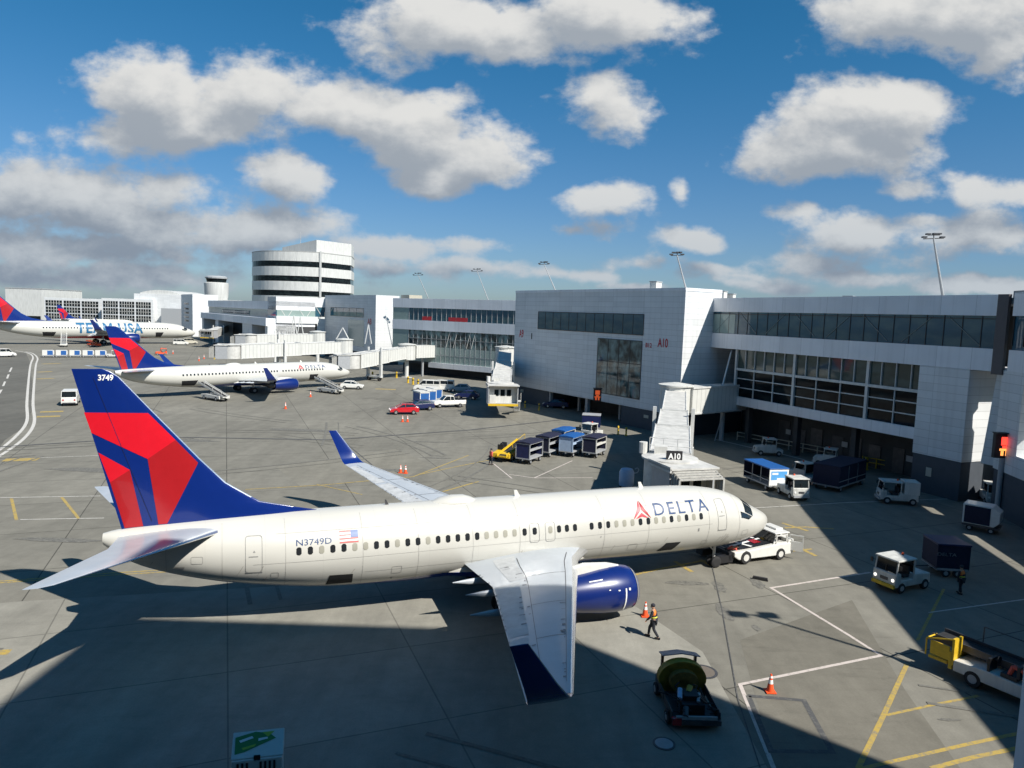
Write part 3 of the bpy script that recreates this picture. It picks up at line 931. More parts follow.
    for dy in (-.32, .12):
        W_ = MB(); W_.lathe([(.15, dy), (.28, dy), (.35, dy + .04), (.35, dy + .16), (.28, dy + .2), (.15, dy + .2)], (-4.3, 0, .36), 'y', 20); W_.build('tyre', 'rubber', gg, smooth=35)
    # cabin windows
    fw_ = [6.78 + .508 * i for i in range(15)]
    mid_ = [14.62 + .0, 15.13, 15.64, 16.25]
    af_ = [18.36 + .508 * i for i in range(22)]
    ex_ = [17.20]
    rnd = random.Random(3)
    sgs = (-1,)
    wins = fw_ + [14.89, 15.37, 15.83, 16.33, 17.23, 17.80] + [18.36 + .508 * i for i in range(22)]
    light = {1, 3, 5, 6, 9, 10, 11, 18, 21, 22, 23, 24, 30, 33, 36, 37, 40}
    hw, hh = (.115, .175)
    cell = []
    for k_, a in enumerate(wins):
        z = 3.845
        pl = [(a - hw, z - hh + .06), (a - hw + .06, z - hh), (a + hw - .06, z - hh), (a + hw, z - hh + .06), (a + hw, z + hh - .06), (a + hw - .06, z + hh), (a - hw + .06, z + hh), (a - hw, z + hh - .06)]
        if full:
            o_ = decal('cabin_window', [pl], side, 'winL' if k_ in light else 'winD', R, .12, .12)
        else:
            cell.append(pl)
    if cell:
        for pl in cell: decal('cabin_window', [pl], side, 'winD', R, .2, .2)
    # cockpit windows, both sides
    if cockpit:
        panes = [[(2.36, 88), (2.42, 55), (3.06, 60), (3.06, 88)], [(2.46, 52), (2.64, 25), (3.34, 29), (3.14, 57)], [(2.72, 23), (3.10, 13), (3.74, 15), (3.74, 28), (3.42, 27)]]
        for sg in (-1, 1):
            for pl in panes:
                decal('cockpit_window', [pl], lambda a, t, sg=sg: (lambda q: (q[0], q[1] * (1 if sg < 0 else -1), q[2]))(fus(a, radians(t), .012)), 'glass', R, .1, 4)
    def outline(a0, a1, z0, z1, w_=.022, r=.12):
        # rounded ring as quads
        def rr(x0, x1, y0, y1, r):
            out = []
            for cx, cy_, t0 in ((x1 - r, y1 - r, 0), (x0 + r, y1 - r, 90), (x0 + r, y0 + r, 180), (x1 - r, y0 + r, 270)):
                for i in range(4): t = radians(t0 + 30 * i); out.append((cx + r * cos(t), cy_ + r * sin(t)))
            return out
        o_, i_ = rr(a0, a1, z0, z1, r), rr(a0 + w_, a1 - w_, z0 + w_, z1 - w_, r - w_ * .5)
        n = len(o_)
        return [[o_[i], o_[(i + 1) % n], i_[(i + 1) % n], i_[i]] for i in range(n)]
    if full:
        for a0, a1, z0, z1, hd_ in ((4.93, 5.58, 2.92, 4.62, 1), (30.61, 31.34, 2.97, 4.62, 1), (16.06, 16.62, 3.25, 4.24, 0), (16.96, 17.52, 3.26, 4.24, 0)):
            pls = outline(a0, a1, z0, z1)
            if hd_:
                pls += [[((a0 + a1) / 2 - .18, 3.72), ((a0 + a1) / 2 + .22, 3.72), ((a0 + a1) / 2 + .22, 3.76), ((a0 + a1) / 2 - .18, 3.76)], [((a0 + a1) / 2 - .07, 3.92), ((a0 + a1) / 2 + .04, 3.92), ((a0 + a1) / 2 - .01, 4.02)],
                        [(a0, z0 - .03), (a1, z0 - .03), (a1, z0 + .02), (a0, z0 + .02)]]
            decal('door_outline', pls, side, 'line', R, .3, .1)
        for pl in ([(8.0, 2.42), (9.0, 2.44), (9.35, 1.85), (8.32, 1.85)], [(26.54, 2.50), (27.63, 2.52), (27.75, 1.9), (26.52, 1.9)]):
            decal('cargo_door_opening', [pl], lambda a, z: side(a, z, .015), 'void', R, .2, .08)
        seams = []
        for a in (3.9, 6.2, 10.3, 13.1, 18.05, 20.6, 23.4, 26.1, 29.6, 32.3, 34.6):
            zt, zb, w_ = stat(a)
            seams.append([(a, zb + .25), (a + .014, zb + .25), (a + .014, zt - .12), (a, zt - .12)])
        for z, a0, a1 in ((4.62, 6.3, 30), (3.35, 6, 31), (2.55, 9.5, 26)):
            seams.append([(a0, z), (a1, z), (a1, z + .012), (a0, z + .012)])
        for a0, z0, w_, h_ in ((3.1, 2.35, .5, .35), (6.1, 2.05, .4, .3), (10.9, 2.2, .6, .4), (24.2, 2.3, .5, .4), (33.1, 3.5, .5, .35), (34.7, 4.1, .35, .3), (29.9, 2.6, .35, .3)):
            seams += outline(a0, a0 + w_, z0, z0 + h_, .02, .06)
        decal('panel_seams', seams, lambda a, z: side(a, z, .009), 'seamline', R, .5, .12)['kind'] = 'stuff'
        # grime below doors, drains and the tail
        rnd = random.Random(9); gp = []
        for i in range(26):
            a = rnd.choice((5.2, 8.6, 12, 18, 24.5, 27, 31, 33.5, 35)) + rnd.uniform(-.7, .7); z = rnd.uniform(1.9, 2.9) + max(0, a - 27) * .12; l_ = rnd.uniform(.15, .5)
            gp.append([(a, z), (a + .035, z), (a + .05 + l_ * .5, z - l_), (a + .03 + l_ * .5, z - l_)])
        decal('grime_streaks', gp, lambda a, z: side(a, z, .007), 'grime', R, .3, .1)['kind'] = 'stuff'
        # static ports and small marks
        decal('small_marks', [[(33.9, 3.25), (34.3, 3.27), (34.25, 3.36), (33.85, 3.36)], [(13.3, 3.2), (13.36, 3.2), (13.36, 3.26), (13.3, 3.26)], [(6.9, 3.0), (7.0, 3.0), (7.0, 3.18), (6.9, 3.18)], [(24.6, 1.95), (24.7, 1.95), (24.7, 2.02), (24.6, 2.02)]], side, 'line', R, .2, .1)['kind'] = 'stuff'
    else:
        for pl in ([(7.6, 2.9), (9.2, 2.9), (9.0, 1.75), (8.0, 1.75)], [(27.0, 2.85), (29.2, 2.85), (29.0, 1.95), (27.3, 1.9)]):
            decal('cargo_door_opening', [pl], lambda a, z: side(a, z, .02), 'void', R, .3, .1)
    if titles == 'DELTA':
        text('airline_title', 'DELTA', -9.86, -6.16, 4.10, 4.70, lambda u_, v_: side(-u_, v_), 'logoblue', R, spacing=1.25, bold=.004, du=.4, dv=.07)
        decal('airline_emblem', [[(10.72, 4.86), (10.72, 4.42), (11.26, 3.98)], [(10.68, 4.86), (10.14, 3.98), (10.68, 4.42)], [(10.7, 4.30), (10.30, 4.0), (10.7, 4.10), (11.12, 4.0)]],
              side, ['logored', 'dred'], R, .3, .08, [0, 1, 0])
    elif titles == 'TEAM USA':
        text('airline_title', titles, -23.6, -11.6, 2.6, 5.0, lambda u_, v_: side(-u_, v_, .03), 'teal', R, spacing=1.1, bold=.03, du=1, dv=.1)
    if reg:
        text('registration', reg, -29.14, -27.55, 4.08, 4.34, lambda u_, v_: side(-u_, v_), 'logoblue', R, bold=.0, dv=.07)
    if full:
        # flag: stripes and canton; canton towards the nose
        pls, mi = [], []
        a0, a1, z0, z1 = 26.31, 27.18, 4.05, 4.57
        for i in range(7):
            h = (z1 - z0) / 7; y = z0 + i * h
            e = a0 + .36 if i > 2 else a0
            pls.append([(e, y), (a1, y), (a1, y + h), (e, y + h)]); mi.append(0 if i % 2 == 0 else 1)
        pls.append([(a0, z0 + 3 * (z1 - z0) / 7), (a0 + .36, z0 + 3 * (z1 - z0) / 7), (a0 + .36, z1), (a0, z1)]); mi.append(2)
        decal('flag', pls, side, ['flagred', 'reflect', 'flagblue'], R, .4, .09, mi)
    # antenna hump and blades
    b = MB(); rs = []
    for a, h in ((19.9, .02), (20.2, .16), (20.6, .28), (21.2, .30), (21.8, .22), (22.3, .02)):
        rs.append([(-a, -(.55 * sqrt(h / .3)) * cos(pi * i / 10), 5.22 + (h + .05) * sin(pi * i / 10)) for i in range(11)])
    b.loft(rs); b.build('antenna_radome', belly, R, smooth=40)
    for a in (17.35, 9.6):
        b = MB(); b.prism([(-a, 5.25), (-a - .32, 5.25), (-a - .38, 5.62), (-a - .22, 5.62)], -.02, .02, 'y'); b.build('blade_antenna', 'white', R)
    b = MB(); b.prism([(-24.5, 5.25), (-24.7, 5.25), (-24.72, 5.55), (-24.66, 5.55)], -.015, .015, 'y'); b.build('blade_antenna', 'darkmetal', R)
    return R
M['nacelle'] = mat('nacelle_blue', (0.003, 0.016, 0.125), 0.3, var=.08, coat=.35)
M['lipgrey'] = mat('inlet_lip_metal', (.5, .5, .51), .35, metal=.7)
M['seamline'] = mat('panel_seam', (.33, .32, .30), .6)
M['grime'] = mat('grime', (.35, .335, .30), .6, var=.2)
M['oilstreak'] = mat('oil_streak', (0.20, 0.20, 0.21), 0.5, var=0.5, scale=6)
M['flagred'] = mat('flag_red', (0.50, 0.12, 0.11), 0.4)
M['flagblue'] = mat('flag_blue', (0.05, 0.11, 0.28), 0.4)
HD = 0.38327
airliner('passenger_airliner', 'large white airliner with blue and red tail in the foreground, near wing towards the viewer', (16.74039, 44.61976, 0), HD, True, 'DELTA', 'N3749D', '3749')
def pose(nx, ny, nz, tx, ty, tz, La):
    """place from nose pixel/height and fin tip pixel/height"""
    A_, B_ = at(nx, ny, nz), at(tx, ty, tz)
    d = (A_ - B_).to_2d(); return A_, math.atan2(d.y, d.x), d.length
A_, h_, l_ = pose(351.7, 371.6, 2.65, 109, 327, 11.12, 0)
airliner('passenger_airliner', 'white airliner with blue and red tail at the long jet bridge behind the foreground one', (A_.x, A_.y, 0), h_, False, 'DELTA', None, None, 'fus', (l_ / 37.7, .96, .93))
A_ = at(197.5, 332.4, 4.2); h_ = atan2(A_.y - 226, A_.x + 166); l_ = (A_.to_2d() - Vector((-166, 226))).length
airliner('passenger_airliner', 'big far airliner with red belly and TEAM USA lettering on its side', (A_.x, A_.y, 0), h_, False, 'TEAM USA', None, None, 'fusred', (l_ / 37.7, 1.5, 1.47))
A_ = at(57, 305, 12.0)
hh_ = radians(42)
airliner('passenger_airliner', 'farthest airliner, only its red and blue tail showing above the big far airliner', (A_.x + 38 * cos(hh_), A_.y + 38 * sin(hh_), 0), hh_, False, None, None, None, 'fus', (1, 1, 1))
# ------------------------------------------------------------------ buildings
def clad_mat(name, c, hz=0.72, vx=3.26, seam=0.66, rough=0.45, w_=0.035):
    m, nt, b = new_mat(name)
    N, L = nt.nodes, nt.links
    tc = N.new('ShaderNodeTexCoord'); sp = N.new('ShaderNodeSeparateXYZ'); L.new(tc.outputs['Object'], sp.inputs[0])
    def mt(op, a, b_=None, c_=None):
        n = N.new('ShaderNodeMath'); n.operation = op
        for i, x in enumerate((a, b_, c_)):
            if x is None: continue
            if isinstance(x, (int, float)): n.inputs[i].default_value = x
            else: L.new(x, n.inputs[i])
        return n.outputs[0]
    s1 = mt('LESS_THAN', mt('FRACT', mt('MULTIPLY', sp.outputs['Z'], 1 / hz)), w_ / hz)
    s2 = mt('LESS_THAN', mt('FRACT', mt('MULTIPLY', sp.outputs['X'], 1 / vx)), w_ / vx)
    s_ = mt('MAXIMUM', s1, s2)
    # every panel has its own slight tone
    cx = N.new('ShaderNodeCombineXYZ')
    L.new(mt('FLOOR', mt('MULTIPLY', sp.outputs['X'], 1 / vx)), cx.inputs[0]); L.new(mt('FLOOR', mt('MULTIPLY', sp.outputs['Z'], 1 / hz)), cx.inputs[2])
    wn = N.new('ShaderNodeTexWhiteNoise'); L.new(cx.outputs[0], wn.inputs['Vector'])
    no = N.new('ShaderNodeTexNoise'); no.inputs['Scale'].default_value = 0.5; no.inputs['Detail'].default_value = 6; L.new(tc.outputs['Object'], no.inputs['Vector'])
    f = mt('MULTIPLY', mt('MULTIPLY_ADD', wn.outputs['Value'], 0.11, 0.945), mt('MULTIPLY_ADD', no.outputs['Fac'], 0.20, 0.90))
    mps = N.new('ShaderNodeMapping'); mps.inputs['Scale'].default_value = (2.2, 2.2, .07); L.new(tc.outputs['Object'], mps.inputs['Vector'])
    ns = N.new('ShaderNodeTexNoise'); ns.inputs['Scale'].default_value = 1.0; ns.inputs['Detail'].default_value = 5; L.new(mps.outputs[0], ns.inputs['Vector'])
    rs_ = N.new('ShaderNodeMapRange'); rs_.inputs['From Min'].default_value = .5; rs_.inputs['From Max'].default_value = .75; rs_.inputs['To Min'].default_value = 1; rs_.inputs['To Max'].default_value = .89
    L.new(ns.outputs['Fac'], rs_.inputs['Value']); f = mt('MULTIPLY', f, rs_.outputs[0])
    f = mt('MULTIPLY', f, mt('MULTIPLY_ADD', s_, seam - 1, 1.0))
    v = N.new('ShaderNodeVectorMath'); v.operation = 'SCALE'; v.inputs[0].default_value = c
    L.new(f, v.inputs['Scale']); L.new(v.outputs[0], b.inputs['Base Color'])
    b.inputs['Roughness'].default_value = rough
    bp = N.new('ShaderNodeBump'); bp.inputs['Strength'].default_value = .4; bp.inputs['Distance'].default_value = .02
    L.new(mt('MULTIPLY', s_, -1.0), bp.inputs['Height']); L.new(bp.outputs[0], b.inputs['Normal'])
    return m
M['clad'] = clad_mat('white_cladding', (0.63, 0.64, 0.64))
M['band'] = clad_mat('band_cladding', (0.70, 0.71, 0.73), 9.0, 3.26, .6)
M['dbase'] = mat('dark_base_wall', (0.055, 0.065, 0.08), 0.7, var=0.15, scale=1)
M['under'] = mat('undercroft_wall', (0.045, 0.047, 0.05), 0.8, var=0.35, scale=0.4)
M['roof'] = mat('roof_membrane', (0.34, 0.34, 0.33), 0.85, var=0.15, scale=.3)
def glaz(name, c, rough=0.04, tint=0.6, sc=(0.35, 1, .9), ior=1.45, spec=.9):
    """window glass with an uneven paler tint painted in for rooms and reflections"""
    m, nt, b = new_mat(name)
    N, L = nt.nodes, nt.links
    tc = N.new('ShaderNodeTexCoord'); mp = N.new('ShaderNodeMapping'); mp.inputs['Scale'].default_value = sc
    L.new(tc.outputs['Object'], mp.inputs['Vector'])
    no = N.new('ShaderNodeTexNoise'); no.inputs['Scale'].default_value = 1.1; no.inputs['Detail'].default_value = 4
    L.new(mp.outputs[0], no.inputs['Vector'])
    r = N.new('ShaderNodeMapRange'); r.inputs['From Min'].default_value = .42; r.inputs['From Max'].default_value = .7
    L.new(no.outputs['Fac'], r.inputs['Value'])
    x = N.new('ShaderNodeMix'); x.data_type = 'RGBA'
    x.inputs['A'].default_value = (*c, 1); x.inputs['B'].default_value = tuple(q + tint * (k_ - q) for q, k_ in zip(c, (.10, .16, .16))) + (1,)
    L.new(r.outputs[0], x.inputs['Factor']); L.new(x.outputs['Result'], b.inputs['Base Color'])
    b.inputs['Roughness'].default_value = rough; b.inputs['Specular IOR Level'].default_value = spec
    b.inputs['IOR'].default_value = ior
    return m
M['gband'] = glaz('teal_glazing', (0.020, 0.080, 0.125), ior=1.35)
M['gview'] = glaz('painted_reflection_glazing', (0.012, 0.030, 0.034), tint=2.2, ior=1.35, sc=(.6, 1, .5))  # strong pale blotches painted into the glass colour as reflections
M['gdark'] = glaz('black_glazing', (0.006, 0.008, 0.010), tint=.12, ior=1.22, spec=.3)
M['ggreen'] = glaz('olive_glazing', (0.05, 0.065, 0.055), tint=.5, ior=1.3)
M['gpale'] = mat('pale_green_glass', (0.26, 0.34, 0.32), 0.15, var=0.12, scale=.5)
M['brace'] = mat('brace_behind_glass', (0.10, 0.15, 0.16), 0.3)
M['pillar'] = mat('brown_grey_pillar', (0.10, 0.085, 0.085), 0.6)
M['led'] = emis('red_led', (1.0, 0.05, 0.03), 1.6)
M['ledo'] = emis('orange_led', (1.0, 0.35, 0.08), 1.2)

def bldg(name, label, A, B, cat='building'):
    t = thing(name, label, cat, (A[0], A[1], 0), atan2(B[1] - A[1], B[0] - A[0]))
    return t, (Vector(B) - Vector(A)).length
def bx(name, m, par, *boxes, bevel=0):
    for q in boxes:
        o = MB().box(*q).build(name, m, par, bevel=bevel)
    return o

# right concourse: banded glass storey over a curtain wall and an open undercroft
t, Ln = bldg('concourse_building', 'long right concourse with a blue glass band storey above a mullioned curtain wall', (25.7, 95.0), (40.4, 59.4))
E_ = Ln
bx('upper_band', 'band', t, (-3, E_, -.05, .25, 16.25, 18.0))
bx('lower_band', 'band', t, (-.2, E_, -.05, .35, 11.62, 13.5), (-.2, .1, .35, 5, 11.62, 13.5))
bx('roof', 'roof', t, (-3, E_ + 1, .25, 26, 17.2, 17.75))
bx('soffit', 'band', t, (-.2, E_, .35, 5, 11.66, 11.9))
gz = bx('glass_band', 'gband', t, (-3, E_, .15, .30, 13.5, 16.25))
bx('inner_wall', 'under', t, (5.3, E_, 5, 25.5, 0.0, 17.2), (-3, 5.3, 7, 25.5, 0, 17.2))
b = MB()
x = 2.0
while x < E_:
    b.box(x - .035, x + .035, .10, .16, 13.5, 16.25); x += 1.72
b.box(-.1, E_, .09, .14, 15.95, 16.03)
b.build('glazing_bars', 'black', t)
b = MB()
x = 1.2; up = True
while x < E_ - 3:
    p0, p1 = ((x, .13, 13.7), (x + 3.0, .13, 16.1)) if up else ((x, .13, 16.1), (x + 3.0, .13, 13.7))
    b.cyl(p0, p1, .05, .05, 4); x += 4.6; up = not up
b.build('bracing', 'brace', t)
bx('end_panel', 'gpale', t, (.6, 4.9, .11, .15, 13.55, 16.0))
# curtain wall
c0, c1, ct, cb, cm_ = 5.3, 31.1, 11.62, 5.75, 9.15
bx('upper_glazing', 'ggreen', t, (c0, c1, .52, .6, cm_, ct))
bx('lower_glazing', 'gdark', t, (c0, c1, .52, .6, cb, cm_))
b = MB()
for i, x in enumerate([5.3, 15.15, 25.1, 31.0]): b.box(x - .16, x + .16, .28, .56, cb, ct)
pit = (15.15 - 5.3) / 6
i = 0; x = c0 + pit
while x < c1 - .3:
    b.box(x - .045, x + .045, .36, .53, cm_, ct)
    if i % 2 == 1: b.box(x - .05, x + .05, .38, .53, cb, cm_)
    x += pit; i += 1
b.box(c0, c1, .30, .54, cm_ - .14, cm_ + .14)
for z in (cb + 1.13, cb + 2.26): b.box(c0, c1, .40, .53, z - .05, z + .05)
b.build('mullions', 'steelwhite', t)
bx('spandrel', 'band', t, (c0, c1, .22, .62, 4.68, cb), (c0, c0 + .25, .62, 5, 4.68, ct))
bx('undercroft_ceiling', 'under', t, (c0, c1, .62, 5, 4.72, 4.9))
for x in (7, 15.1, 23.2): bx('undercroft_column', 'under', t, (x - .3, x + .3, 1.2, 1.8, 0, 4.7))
b = MB(); rnd = random.Random(2)
for x in (8.5, 12, 13.8, 17, 19.5, 22, 25, 27.5, 29): bx('service_door', 'darkmetal', t, (x, x + .9 + rnd.random(), 4.9, 4.98, .05, 2.3 + rnd.random() * .8))
for x in (9.8, 18.4, 26.6): bx('wall_notice', 'grey', t, (x, x + .8, 4.86, 4.9, 1.5, 2.1))
# white end block with dark plinth
bx('end_wall', 'clad', t, (31.1, 35.9, -.08, 5.0, 3.5, 11.6))
bx('plinth', 'dbase', t, (31.15, 35.85, -.02, 5.0, 0.0, 3.5))
bx('return_wall', 'clad', t, (35.8, E_ + 1.5, 5.0, 5.4, 3.5, 11.6))
bx('return_plinth', 'dbase', t, (35.8, E_ + 1.5, 4.9, 5.4, 0, 3.5))
bx('wall_notice', 'beige', t, (32.6, 33.15, -.05, -.02, 1.6, 2.4))
bx('corner_pillar', 'pillar', t, (37.8, 38.7, -.25, .1, 11.4, 18.02))
b = MB(); b.prism([(36.9, 3.6), (38.6, 3.6), (38.9, 11.6), (37.6, 11.6)], .9, 1.6, 'y'); b.build('buttress', 'clad', t)
# pier wing that turns towards the viewer: walkway on columns over a low block
P0 = (40.45, 59.45)
t2, _l = bldg('pier_wing', 'raised walkway wing at the right edge, on columns above a low plant block', P0, (P0[0] - .175 * 60, P0[1] - .985 * 60))
bx('upper_band', 'band', t2, (0.9, 60, -.02, .3, 16.25, 18.1), (0, 60, 4.7, 5.0, 16.25, 18.1))
bx('glass_band', 'gband', t2, (0.9, 60, .18, .28, 13.5, 16.25))
bx('lower_band', 'band', t2, (0.9, 60, -.02, 5.0, 11.8, 13.5))
bx('roof', 'roof', t2, (0, 60, .3, 4.7, 17.6, 18.3))
bx('inner_wall', 'under', t2, (0, 60, 1.5, 4.6, 13.8, 17.6))
b = MB()
for i in range(34): b.box(.9 + i * 1.75, 1.0 + i * 1.75, .1, .2, 13.8, 16.6)
b.build('glazing_bars', 'black', t2)
bx('lower_wall', 'clad', t2, (0.1, 3.6, 0, 4.5, 3.6, 11.8), (8.6, 11.6, .0, 4.5, 3.6, 11.8), (32, 60, 0, 4.5, 3.6, 11.8))
bx('low_block', 'clad', t2, (3.6, 8.6, 0, 4.5, 3.6, 5.25), (11.6, 32, 0, 4.5, 3.6, 5.25))
bx('plinth', 'dbase', t2, (0.2, 60, .05, 4.4, 0, 3.6))

# central block
t, Ln = bldg('terminal_block', 'tall clad block in the middle with a ribbon window and a large square window', (0.15, 125.65), (21.57, 91.70))
E_ = Ln
bx('wall', 'clad', t, (0, E_, 0, 6.6, 2.75, 19.07))
bx('rear_wall', 'clad', t, (2, E_ - .3, 6.6, 22, 0, 17.0))
bx('parapet', 'band', t, (-.04, E_ + .04, -.06, .2, 18.72, 19.12), (E_ - .2, E_ + .05, .2, 6.6, 18.72, 19.12))
def window(par, x0, x1, z0, z1, nx, zs=(), y=-.02, g_='gdark', fr='black'):
    w_ = bx('window', g_, par, (x0, x1, y - .02, y + .03, z0, z1))
    b = MB()
    for i in range(nx + 1):
        x = x0 + (x1 - x0) * i / nx; b.box(x - .04, x + .04, y - .05, y - .018, z0, z1)
    for z in (z0, z1) + tuple(zs): b.box(x0, x1, y - .055, y - .018, z - .05, z + .05)
    b.build('frame', fr, w_)
    return w_
window(t, 7.2, 32.7, 12.8, 15.6, 12, g_='gband')
window(t, 23.1, 32.6, 4.0, 11.95, 4, (8.75,), g_='gview')
bx('plinth', 'dbase', t, (0.2, 10.6, .25, 6.5, 0, 2.75), (28.8, E_ - .15, .15, 6.5, 0, 2.75), (E_ - .4, E_ - .1, .3, 12, 0, 2.75))
bx('bay_back', 'under', t, (10.6, 28.8, 6.4, 6.9, 0, 2.75))
bx('columns', 'grey', t, (10.45, 11.0, .35, .9, 0, 2.75), (20.2, 20.75, .35, .9, 0, 2.75), (14.9, 15.3, 3, 3.4, 0, 2.75), (24.9, 25.3, 3, 3.4, 0, 2.75))
bx('notice', 'beige', t, (33.5, 34.4, .1, .15, 1.6, 2.0), (2.2, 3.1, .2, .24, 1.7, 2.2))
def wall_mark(par, nm, txt, x0, x1, z0, z1, mt_, y=-.03, under='plate'):
    text(nm, txt, x0, x1, z0, z1, lambda u_, v_: (u_, y, v_), mt_, par, bold=.02, du=5, dv=5)
M['signred'] = mat('sign_red', (0.50, 0.02, 0.03), 0.5)
wall_mark(t, 'gate_lettering', 'A10', 35.6, 37.5, 11.35, 12.55, 'signred')
wall_mark(t, 'gate_lettering', 'B12', 33.3, 34.5, 11.2, 11.8, 'signred')
wall_mark(t, 'gate_lettering', 'A9', 1.5, 2.9, 11.1, 12.5, 'signred')
wall_mark(t, 'gate_lettering', '1', 5.3, 5.6, 11.0, 12.0, 'black')

# middle glazed concourse
t, Ln = bldg('glazed_concourse', 'middle concourse between the two tall blocks, glazed in two bands', (-29.58, 175.70), (3.0, 153.1))
E_ = Ln
bx('upper_band', 'band', t, (0, E_, 0, .3, 15.8, 18.0)); bx('middle_band', 'band', t, (0, E_, 0, .3, 10.6, 12.9))
bx('glass_band', 'gband', t, (5.3, E_, .15, .3, 12.9, 15.8)); bx('glass_band', 'gview', t, (5.3, E_, .15, .3, 6.8, 10.6))
bx('pale_glazing', 'gpale', t, (0, 5.3, .12, .3, 2.6, 10.6), (0, 5.3, .12, .3, 12.9, 15.8), (5.3, E_, .12, .3, 3.2, 6.8))
bx('lower_band', 'band', t, (12, E_, -.2, .3, 2.0, 3.2))
bx('roof', 'roof', t, (0, E_, .3, 26, 17.3, 17.8)); bx('inner_wall', 'under', t, (0, E_, .3, 26, 2.6, 17.3), (0, E_, 4, 26, 0, 2.6))
b = MB()
for i in range(24):
    x = 5.3 + i * 1.45; b.box(x - .04, x + .04, .08, .16, 12.9, 15.8); b.box(x - .04, x + .04, .08, .16, 3.2, 10.6)
for z in (8.7, 5.0): b.box(5.3, E_, .08, .16, z - .04, z + .04)
b.build('mullions', 'grey', t)
for x, ww, z in ((9.5, 3, 12.95), (17.6, 5.5, 12.95)):
    bx('red_counter', 'signred', t, (x, x + ww, .08, .14, z, z + .9))
b = MB()
for x in (17, 19.2, 23, 24.4): b.cyl((x, .1, 6.9), (x + 1.1, .1, 10.5), .06, .06, 5)
b.build('bracing', 'steelwhite', t)

# left block
t, Ln = bldg('terminal_block', 'distant clad block with one dark ribbon window, left of the glazed concourse', (-55.6, 225.8) if False else tuple(at(325, 295.3, 19)[:2]), tuple(at(376, 295, 19)[:2]))
E_ = Ln; LB = t
bx('wall', 'clad', t, (0, E_, 0, 7, 3, 19)); bx('rear_wall', 'clad', t, (0, E_ - .3, 7, 24, 0, 17.5)); bx('plinth', 'dbase', t, (.1, E_ - .1, .2, 7, 0, 3))
window(t, E_ * .13, E_ * .79, 12.8, 15.3, 5, g_='gband')
bx('pale_glazing', 'gpale', t, (E_ * .5, E_ * .8, -.04, .02, 4.5, 12))
bx('rooftop_unit', 'beige', t, (E_ - 3, E_ + 2, 9, 13, 17.5, 19.4))
wall_mark(t, 'gate_lettering', 'A8', E_ * .86, E_ * .93, 10.9, 12.6, 'signred', -.03)
# sunlit white wing left of it
A_ = Vector(at(325, 295.3, 19)[:2]); dv = Vector((.84, .54)).normalized()
s_ = (-A_.x - .33 * A_.y) / (-(dv.x) - .33 * dv.y)
Bq = A_ - dv * abs(s_)
t, Ln = bldg('terminal_wing', 'sunlit white terminal wing with a braced green window band, far left', tuple(Bq), tuple(A_))
E_ = Ln
bx('wall', 'clad', t, (0, E_ * .38, 0, 10, 0, 11.6), (E_ * .84, E_, 0, 10, 0, 11.6), (0, E_, 0, 10, 15.2, 18.0), (0, E_ * .84, -.4, 10, 10.0, 12.2))
bx('window', 'gband', t, (0, E_, .1, 10, 12.2, 15.2)); bx('opening', 'gdark', t, (E_ * .38, E_ * .84, .6, 1, 0, 10))
b = MB()
for i in range(5): b.cyl((E_ * (.06 + i * .19), .05, 12.3 if i % 2 else 15.1), (E_ * (.18 + i * .19), .05, 15.1 if i % 2 else 12.3), .12, .12, 5)
b.build('bracing', 'steelwhite', t)
# shaded wing running away behind the second jet bridge
dirL = Vector((-.54, .84)).normalized(); F_ = Bq + dirL * 112
t, Ln = bldg('terminal_wing', 'far grey terminal wing in shade, running away towards the small control tower', tuple(F_), tuple(Bq))
E_ = Ln
bx('upper_wall', 'band', t, (0, E_, 0, 12, 14.0, 16.6)); bx('glass_band', 'gpale', t, (0, E_, .3, 12, 11.4, 14.0)); bx('dark_window', 'gband', t, (30, E_ - 36, .15, .3, 11.9, 13.2))
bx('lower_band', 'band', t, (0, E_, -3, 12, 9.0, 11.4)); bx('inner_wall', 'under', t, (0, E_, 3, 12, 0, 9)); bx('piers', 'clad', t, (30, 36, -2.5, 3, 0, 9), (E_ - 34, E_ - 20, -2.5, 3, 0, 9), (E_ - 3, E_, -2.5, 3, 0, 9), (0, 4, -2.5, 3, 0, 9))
# block with slit windows
Q1 = Vector(at(206, 300, 15.9)[:2])
def pxy(px, D, z=None):
    d = ray(px, 300); return Vector((d.x / d.y * D, D))
K1 = pxy(192.5, 330)
t, Ln = bldg('terminal_block', 'small far block with slit windows between the white hall and the grey wing', tuple(K1 + Vector((-.54, .84)) * 34), tuple(K1))
E_ = Ln
bx('wall', 'clad', t, (0, E_, 0, 11, 0, 19.3))
b = MB()
for z in (6.5, 8.3, 10.2, 12.1, 14.6): b.box(E_ * .3, E_ * .68, -.08, .02, z, z + .8)
b.build('window', 'gdark', t)
# white hall with a curved roof
K2 = pxy(134, 395); K3 = pxy(186, 395)
t, Ln = bldg('airport_hall', 'far white hall with a shallow curved roof', tuple(K2), tuple(K3))
E_ = Ln
bx('wall', 'clad', t, (0, E_, 0, 40, 0, 19.5))
b = MB(); pts = [(E_ * .1 + E_ * .75 * i / 14, 19.4 + 2.4 * sin(pi * (i + 1) / 16) ** .8) for i in range(15)]
pts = [(E_ * .1, 19.4)] + pts + [(E_ * .85, 19.4)]
b.prism(pts, 1, 38, 'y'); b.build('curved_roof', 'steelwhite', t)
bx('annex', 'grey', t, (E_ * .62, E_ * 1.0, -6, -.1, 0, 12))
